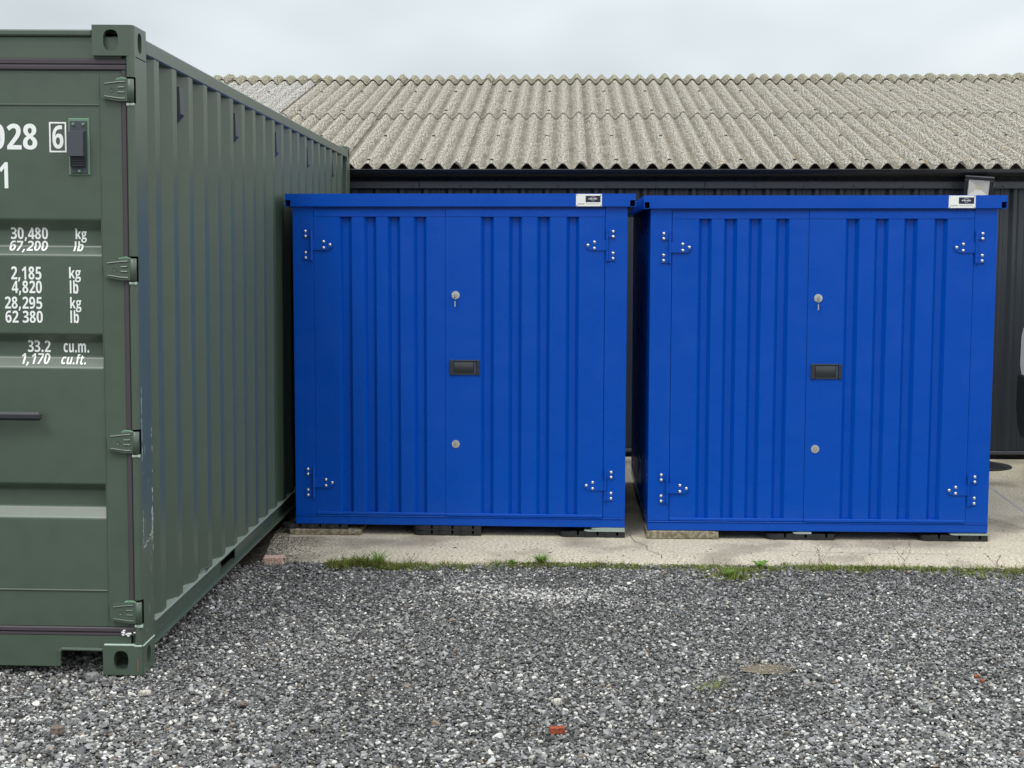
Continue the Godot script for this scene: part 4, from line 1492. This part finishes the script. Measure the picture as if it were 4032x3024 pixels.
# ------------------------------------------------------------------ barn behind
func make_barn() -> void:
	var T := frame_of(-0.037, 0.0, 0.0, Vector3(0.48, 0.0, -11.782))
	var root := thing("barn", "long low barn with corrugated fibre cement roof and dark metal cladding", "barn", T)
	var P := 0.149
	var amp := 0.0295
	var run := 5.28
	var slope := 0.2635
	var yb := 2.450
	var x_first := 0.087 - 1.043 * 6
	var prof := func(t: float) -> float:
		# t counts corrugations; crest at whole numbers, valleys a little narrower than crests
		return amp * cos(TAU * t)
	rng.seed = 51
	var make_sheet := func(k: int, s0: float, s1: float, lift0: float, lift1: float, m: Material, called: String, back: bool) -> void:
		var st := begin(true)
		var cols := 7 * 10 + 4
		var n := 5
		var off := Vector2(rng.randf() * 3.0, rng.randf() * 3.0)
		var jig := rng.randf_range(-0.008, 0.008)
		var sag := rng.randf_range(-0.004, 0.004)
		var upper := []
		var lower := []
		var uvs := []
		var uv2 := []
		for i in n + 1:
			var t := i / float(n)
			var s := lerpf(s0 + (jig if i == 0 else 0.0), s1, t)
			var ra := []
			var rb := []
			var ru := []
			var rv := []
			for j in cols + 1:
				var q := j / 10.0
				var x := x_first + 1.043 * k + q * P
				var lap := 0.015 * clampf((q - 6.75) / 0.35, 0.0, 1.0)
				var y: float = prof.call(q) + yb + slope * (run - absf(run - s) if back else s) + lerpf(lift0, lift1, t) + lap + sag * sin(PI * t)
				ra.append(Vector3(x, y, -s))
				rb.append(Vector3(x, y - 0.007, -s))
				ru.append(Vector2(x / 1.5, s / 1.5) + off)
				rv.append(Vector2(q / 7.0, s / 2.4 + off.y))
			upper.append(ra)
			lower.append(rb)
			uvs.append(ru)
			uv2.append(rv)
		for i in n:
			for j in cols:
				for tr in [[0, 1, 2], [0, 2, 3]]:
					for id in tr:
						var a: int = i + (0 if id < 2 else 1)
						var b: int = j + (1 if id == 1 or id == 2 else 0)
						st.set_uv(uvs[a][b])
						st.set_uv2(uv2[a][b])
						st.add_vertex(upper[a][b])
		# underside and the cut edges
		var under := begin(true)
		for i in n:
			for j in range(0, cols, 1):
				for id in [0, 2, 1, 0, 3, 2]:
					var a: int = i + (0 if id < 2 else 1)
					var b: int = j + (1 if id == 1 or id == 2 else 0)
					under.add_vertex(lower[a][b])
		under.generate_normals()
		var edge := begin()
		for j in cols:
			face(edge, [upper[0][j], upper[0][j + 1], lower[0][j + 1], lower[0][j]], Vector3(0, 0, 1), [Vector2(0, 0), Vector2(0.01, 0), Vector2(0.01, 0.01), Vector2(0, 0.01)])
		for i in n:
			face(edge, [upper[i][cols], upper[i + 1][cols], lower[i + 1][cols], lower[i][cols]], Vector3(1, 0, 0), [Vector2(0, 0), Vector2(0.01, 0), Vector2(0.01, 0.01), Vector2(0, 0.01)])
		edge.generate_normals()
		st.generate_normals()
		var mesh := st.commit()
		under.commit(mesh)
		edge.commit(mesh)
		place(called, mesh, m, root)
	for k in 13:
		make_sheet.call(k, 0.0, 2.62, 0.0, 0.0, M.roof_sheet, "roof_sheet", false)
		make_sheet.call(k, 2.47, run, 0.013, 0.004, M.roof_grey if k <= 2 else M.roof_sheet, "roof_sheet", false)
	for k in 13:
		make_sheet.call(k, 4.80, run + 0.42, 0.026, 0.026, M.ridge_sheet, "ridge_tile", true)
	# rear slope, plain
	var st := begin()
	face(st, [Vector3(x_first, yb + slope * run - 0.03, -run), Vector3(x_first + 13.6, yb + slope * run - 0.03, -run), Vector3(x_first + 13.6, yb - 0.03, -run * 2.0), Vector3(x_first, yb - 0.03, -run * 2.0)], Vector3(0, 1, -0.3))
	part("rear_roof", st, M.ridge_sheet, root)
	# fixing bolts on the crests
	var caps := MultiMesh.new()
	caps.transform_format = MultiMesh.TRANSFORM_3D
	st = begin(true)
	cyl(st, Vector3(0, 0, 0), Vector3(0, 0.008, 0), 0.017, 0.012, 8)
	caps.mesh = finish(st)
	var spots := []
	for k in 13:
		for c in [2, 5]:
			for s in [0.12, 1.25, 2.60, 3.9]:
				var x: float = x_first + 1.043 * k + c * P
				spots.append(Transform3D(Basis.IDENTITY, Vector3(x, yb + amp + slope * s + (0.012 if s > 2.5 else 0.0) - 0.001, -s)))
	caps.instance_count = spots.size()
	for i in spots.size():
		caps.set_instance_transform(i, spots[i])
	var cap := MultiMeshInstance3D.new()
	cap.name = "roof_bolts"
	cap.multimesh = caps
	cap.material_override = M.iron
	cap.set_meta("kind", "stuff")
	root.add_child(cap)
	# gutter: half round, with joint collars and brackets
	var x0 := x_first + 0.1
	var x1 := x_first + 13.4
	st = begin(true)
	var ring := []
	for i in 11:
		var g := PI + PI * i / 10.0
		ring.append(Vector2(cos(g) * 0.055, sin(g) * 0.060))
	var ra := []
	var rb := []
	for q in ring:
		ra.append(Vector3(x0, 2.418 + q.y, -0.005 - q.x))
		rb.append(Vector3(x1, 2.418 + q.y, -0.005 - q.x))
	for i in 10:
		face(st, [ra[i], ra[i + 1], rb[i + 1], rb[i]], Vector3(0, ring[i].y, -ring[i].x - ring[i + 1].x))
	cyl(st, Vector3(x0, 2.419, 0.052), Vector3(x1, 2.419, 0.052), 0.0045, 0.0045, 8)
	var gut := part("gutter", st, M.gutter_black, root)
	for gx in [2.62, 0.03, -2.4]:
		st = begin(true)
		for i in 10:
			var a: Vector2 = ring[i] * 1.07
			var b: Vector2 = ring[i + 1] * 1.07
			face(st, [Vector3(gx, 2.418 + a.y, -0.005 - a.x), Vector3(gx, 2.418 + b.y, -0.005 - b.x), Vector3(gx + 0.09, 2.418 + b.y, -0.005 - b.x), Vector3(gx + 0.09, 2.418 + a.y, -0.005 - a.x)], Vector3(0, a.y, -a.x))
		part("gutter_joint", st, M.gutter_black, gut)
	st = begin()
	box(st, Vector3(x0, 2.295, -0.12), Vector3(x1, 2.43, -0.105))
	part("fascia_board", st, M.old_board, root)
	var fx := x0
	while fx < x1:
		st = begin()
		bevel_box(st, Vector3(fx, 2.276, -0.125), Vector3(minf(fx + 2.398, x1), 2.331, -0.098), 0.003)
		bevel_box(st, Vector3(fx, 2.272, -0.12), Vector3(minf(fx + 2.398, x1), 2.2815, -0.093), 0.002)
		part("flashing", st, M.flashing, root)
		fx += 2.4
	st = begin()
	for i in 32:
		var bx := x0 + 0.22 + i * 0.411
		cyl(st, Vector3(bx, 2.290, -0.098), Vector3(bx, 2.290, -0.090), 0.010, 0.007, 8)
	var screws := part("flashing_screws", st, M.flashing, root)
	screws.set_meta("kind", "stuff")
	# cladding sheets a metre wide, ribs standing forward
	var pitch := 0.2056
	for k in 13:
		st = begin()
		var lo := []
		var hi := []
		var sx := x_first + 0.06 + k * pitch * 5.0
		for i in 5:
			for q in [[0.0, 0.0], [0.045, 0.0], [0.050, 0.004], [0.075, 0.004], [0.080, 0.0], [0.120, 0.0], [0.149, 0.032], [0.177, 0.032]]:
				var v := Vector3(sx + i * pitch + q[0], 0.06, -0.170 + q[1])
				lo.append(v)
				hi.append(Vector3(v.x, 2.285, v.z))
		lo.append(Vector3(sx + 5.0 * pitch - 0.0005, 0.06, -0.170))
		hi.append(Vector3(sx + 5.0 * pitch - 0.0005, 2.285, -0.170))
		grid(st, [lo, hi], Vector3(0, 0, 1))
		part("cladding_sheet", st, M.cladding, root)
	st = begin()
	bevel_box(st, Vector3(x0, 0.036, -0.165), Vector3(x1, 0.062, -0.128), 0.003)
	part("base_trim", st, M.flashing, root)
	st = begin()
	box(st, Vector3(x0, -0.02, -0.40), Vector3(x1, 2.40, -0.175))
	box(st, Vector3(x0, -0.02, -10.4), Vector3(x0 + 0.2, 2.40, -0.41))
	box(st, Vector3(x1 - 0.2, -0.02, -10.4), Vector3(x1, 2.40, -0.41))
	box(st, Vector3(x0, -0.02, -10.6), Vector3(x1, 2.40, -10.41))
	part("wall", st, M.old_board, root)
	# floodlight on the wall
	var L := thing("floodlight", "small square black floodlight, unlit, on the barn wall above the right shed", "floodlight", Transform3D(Basis.from_euler(Vector3(0.26, -0.36, -0.09)), T * Vector3(3.345, 2.272, 0.085)))
	st = begin()
	for q in [[-0.114, 0.0625, 0.114, 0.092], [-0.114, -0.104, 0.114, -0.0725], [-0.114, -0.072, -0.0825, 0.062], [0.0825, -0.072, 0.114, 0.062]]:
		bevel_box(st, Vector3(q[0], q[1], -0.012), Vector3(q[2], q[3], 0.016), 0.003)
	part("frame", st, M.lamp_black, L)
	st = begin()
	bevel_box(st, Vector3(-0.098, -0.09, -0.055), Vector3(0.098, 0.080, -0.0125), 0.008)
	for i in 7:
		box(st, Vector3(-0.07 + i * 0.022, -0.07, -0.085), Vector3(-0.066 + i * 0.022, 0.06, -0.0555))
	part("housing", st, M.lamp_black, L)
	st = begin()
	var o := [Vector3(-0.081, -0.071, 0.010), Vector3(0.081, -0.071, 0.010), Vector3(0.081, 0.061, 0.010), Vector3(-0.081, 0.061, 0.010)]
	var c := [Vector3(-0.018, -0.020, -0.011), Vector3(0.018, -0.020, -0.011), Vector3(0.018, 0.010, -0.011), Vector3(-0.018, 0.010, -0.011)]
	for i in 4:
		face(st, [o[i], o[(i + 1) % 4], c[(i + 1) % 4], c[i]], Vector3(0, 0, 1))
	part("reflector", st, M.reflector, L)
	st = begin()
	box(st, Vector3(-0.018, -0.020, -0.0115), Vector3(0.018, 0.010, -0.009))
	part("led_chip", st, M.led, L)
	st = begin()
	box(st, Vector3(-0.0815, -0.0715, 0.011), Vector3(0.0815, 0.0615, 0.0125))
	part("glass", st, M.pane, L)
	st = begin()
	for s in [-1.0, 1.0]:
		bevel_box(st, Vector3(minf(s * 0.101, s * 0.106), -0.03, -0.03), Vector3(maxf(s * 0.101, s * 0.106), 0.012, -0.008), 0.001)
		tube(st, [Vector3(s * 0.108, -0.01, -0.02), Vector3(s * 0.118, 0.01, -0.07), Vector3(s * 0.118, 0.02, -0.16)], 0.006, 6)
		cyl(st, Vector3(s * 0.106, -0.01, -0.02), Vector3(s * 0.116, -0.01, -0.02), 0.010, 0.010, 10)
	box(st, Vector3(-0.12, 0.005, -0.166), Vector3(0.12, 0.035, -0.160))
	part("bracket", st, M.vent_plastic, L)


func make_reflection_backdrop() -> void:
	# added building shape, out of view, to darken what the blue paint mirrors
	var root := thing("reflection_backdrop", "long low dark building added out of view to darken the reflections in the blue paint", "building", Transform3D(Basis.IDENTITY, Vector3(2, -0.04, 31)))
	tag(root, "", "", "", "structure")
	var st := begin()
	box(st, Vector3(-38, 0, 0), Vector3(38, 2.7, 9))
	part("wall", st, M.cladding, root)
	st = begin()
	prism(st, PackedVector2Array([Vector2(-0.4, 2.705), Vector2(4.5, 3.5), Vector2(9.4, 2.705)]), -38.4, 38.4, Transform3D(Basis(Vector3(0, 0, 1), Vector3(0, 1, 0), Vector3(-1, 0, 0)), Vector3.ZERO))
	part("roof", st, M.old_board, root)


func make_manhole() -> void:
	var root := thing("manhole_cover", "dark round drain cover let into the concrete at the barn's foot", "manhole cover", Transform3D(Basis.IDENTITY, Vector3(3.80, -0.008, -11.42)))
	var st := begin()
	cyl(st, Vector3(0, -0.01, 0), Vector3(0, 0.006, 0), 0.30, 0.30, 36)
	part("cover_frame", st, M.iron, root)
	st = begin()
	cyl(st, Vector3(0, 0.0062, 0), Vector3(0, 0.011, 0), 0.265, 0.262, 36)
	for i in 9:
		box(st, Vector3(-0.2, 0.0112, -0.18 + i * 0.045), Vector3(0.2, 0.0145, -0.165 + i * 0.045))
	part("cover_lid", st, M.iron, root)


func make_van() -> void:
	# parked nose to the yard, only its rear corner reaches into the picture
	var root := thing("van", "white van with dark lower bumper, cut off by the picture's right edge", "van", Transform3D(Basis.IDENTITY, Vector3(4.775, -0.008, -8.72)))
	var hw := 0.84
	var turn := Transform3D(Basis(Vector3(0, 0, 1), Vector3(0, 1, 0), Vector3(-1, 0, 0)), Vector3.ZERO)   # outline (z, y) extruded along x
	var st := begin()
	var body := PackedVector2Array([Vector2(-2.06, 0.81), Vector2(-2.10, 0.88), Vector2(-2.09, 1.10), Vector2(-2.05, 1.17), Vector2(0.9, 1.17), Vector2(1.72, 1.02), Vector2(1.98, 0.86), Vector2(2.02, 0.55), Vector2(1.72, 0.50), Vector2(1.62, 0.66), Vector2(1.38, 0.74), Vector2(1.14, 0.66), Vector2(1.02, 0.42), Vector2(-1.02, 0.42), Vector2(-1.14, 0.66), Vector2(-1.38, 0.74), Vector2(-1.66, 0.78)])
	prism(st, body, -hw, hw, turn)
	part("body", st, M.car_white, root)
	st = begin()
	var low := PackedVector2Array([Vector2(-2.09, 0.42), Vector2(-2.13, 0.55), Vector2(-2.12, 0.805), Vector2(-1.70, 0.775), Vector2(-1.66, 0.36), Vector2(-2.02, 0.33)])
	prism(st, low, -hw - 0.01, hw + 0.01, turn)
	part("rear_bumper", st, M.car_trim, root)
	st = begin()
	prism(st, PackedVector2Array([Vector2(1.74, 0.495), Vector2(2.025, 0.545), Vector2(2.05, 0.40), Vector2(1.95, 0.28), Vector2(1.72, 0.28)]), -hw - 0.005, hw + 0.005, turn)
	part("front_bumper", st, M.car_trim, root)
	st = begin()
	box(st, Vector3(-hw + 0.03, 0.27, -1.0), Vector3(hw - 0.03, 0.419, 1.0))
	part("sills", st, M.car_trim, root)
	st = begin()
	var glassy := PackedVector2Array([Vector2(-2.02, 1.1705), Vector2(-1.80, 1.72), Vector2(0.18, 1.74), Vector2(0.86, 1.1705)])
	prism(st, glassy, -hw + 0.06, hw - 0.06, turn)
	part("windows", st, M.car_glass, root)
	st = begin()
	prism(st, PackedVector2Array([Vector2(-1.82, 1.7205), Vector2(-1.74, 1.79), Vector2(0.02, 1.82), Vector2(0.24, 1.7405)]), -hw + 0.07, hw - 0.07, turn)
	for z in [-1.84, -0.62, 0.30]:
		box(st, Vector3(-hw + 0.045, 1.1705, z - 0.05), Vector3(hw - 0.045, 1.715, z + 0.05))
	part("roof", st, M.car_white, root)
	for s in [-1.0, 1.0]:
		for z in [-1.38, 1.38]:
			st = begin()
			cyl(st, Vector3(s * (hw - 0.20), 0.31, z), Vector3(s * (hw - 0.015), 0.31, z), 0.31, 0.30, 28)
			var wheel := part("wheel", st, M.tyre, root)
			st = begin()
			cyl(st, Vector3(s * (hw - 0.02), 0.31, z), Vector3(s * (hw - 0.005), 0.31, z), 0.20, 0.18, 20)
			part("rim", st, M.zinc, wheel)
		st = begin()
		bevel_box(st, Vector3(minf(s * 0.60, s * 0.80), 0.86, -2.112), Vector3(maxf(s * 0.60, s * 0.80), 1.10, -2.02), 0.01)
		part("tail_light", st, M.tail_red, root)
		st = begin()
		bevel_box(st, Vector3(minf(s * 0.52, s * 0.845), 0.80, 1.80), Vector3(maxf(s * 0.52, s * 0.845), 0.95, 1.99), 0.02)
		part("headlight", st, M.car_glass, root)
		st = begin()
		bevel_box(st, Vector3(minf(s * 0.845, s * 1.0), 1.18, 0.52), Vector3(maxf(s * 0.845, s * 1.0), 1.32, 0.64), 0.02)
		part("wing_mirror", st, M.car_trim, root)


func _ready() -> void:
	# camera, sky, light
	var cam := Camera3D.new()
	cam.name = "camera"
	cam.fov = 30.66
	cam.near = 0.05
	cam.far = 800.0
	cam.transform = Transform3D(Basis.from_euler(Vector3(-0.0901, 0.0, 0.0022)), Vector3(0, EYE, 0))
	add_child(cam)
	cam.current = true
	var env := Environment.new()
	env.background_mode = Environment.BG_SKY
	env.tonemap_mode = Environment.TONE_MAPPER_LINEAR
	env.tonemap_exposure = 1.0
	env.sdfgi_enabled = true
	env.ssao_enabled = true
	env.ssil_enabled = true
	var sky := Sky.new()
	var pano := PanoramaSkyMaterial.new()
	pano.panorama = overcast()
	sky.sky_material = pano
	env.sky = sky
	var we := WorldEnvironment.new()
	we.name = "environment"
	we.environment = env
	add_child(we)
	var sun := DirectionalLight3D.new()
	sun.name = "sun"
	sun.light_energy = 0.42
	sun.light_color = Color(1.0, 0.985, 0.96)
	sun.light_angular_distance = 16.0
	sun.shadow_enabled = true
	sun.transform = Transform3D(Basis.from_euler(Vector3(deg_to_rad(-56), deg_to_rad(-32), 0)), Vector3(0, 20, 0))
	add_child(sun)
	bumps.noise_type = FastNoiseLite.TYPE_SIMPLEX_SMOOTH
	bumps.frequency = 0.9
	bumps.seed = 4
	shade_noise.noise_type = FastNoiseLite.TYPE_SIMPLEX_SMOOTH
	shade_noise.frequency = 0.8
	shade_noise.seed = 12
	make_materials()
	make_ground()
	make_barn()
	make_container()
	make_sheds()
	make_reflection_backdrop()
	make_manhole()
	make_van()
	make_plants()
	brick_piece("brick_fragment", "small red brick fragment lying alone in the foreground gravel", M.red_clay, Vector3(0.165, 0.002, -4.90), Vector3(0.056, 0.022, 0.03), 0.12, 5)
	brick_piece("brick_fragment", "pinkish half brick at the slab's left end beside the green container", M.pink_clay, Vector3(-1.318, 0.014, -7.66), Vector3(0.112, 0.046, 0.08), 0.10, 9)
	rock("rock", "brown rounded stone in the gravel at the lower left", "stone", M.brown_rock, Vector3(-1.617, 0.010, -4.86), Vector3(0.052, 0.036, 0.042), 0.3, 3)
	rock("rock", "upper one of two orange brown pebbles at the lower right", "stone", M.orange_rock, Vector3(1.880, 0.010, -5.53), Vector3(0.022, 0.016, 0.020), 0.2, 8)
	rock("rock", "lower one of two orange brown pebbles at the lower right", "stone", M.orange_rock, Vector3(1.884, 0.009, -5.475), Vector3(0.024, 0.016, 0.020), 1.2, 13)
	rock("rock", "large pale stone lying before the container's lower casting", "stone", M.pale_rock, Vector3(-1.42, 0.008, -5.30), Vector3(0.050, 0.022, 0.026), 0.1, 21)
	rock("rock", "grey stone resting against the left edge of the container's casting", "stone", M.grey_rock, Vector3(-1.685, 0.010, -5.50), Vector3(0.055, 0.038, 0.04), 0.5, 23)
	rock("rock", "pale squarish stone in the gravel right of the red brick fragment", "stone", M.pale_rock, Vector3(0.175, 0.008, -5.20), Vector3(0.040, 0.026, 0.03), 0.8, 26)
	rock("rock", "flat brown stone flush in the gravel before the container", "stone", M.brown_rock, Vector3(-1.02, 0.002, -5.19), Vector3(0.04, 0.014, 0.03), 0.4, 29)
	make_gravel()
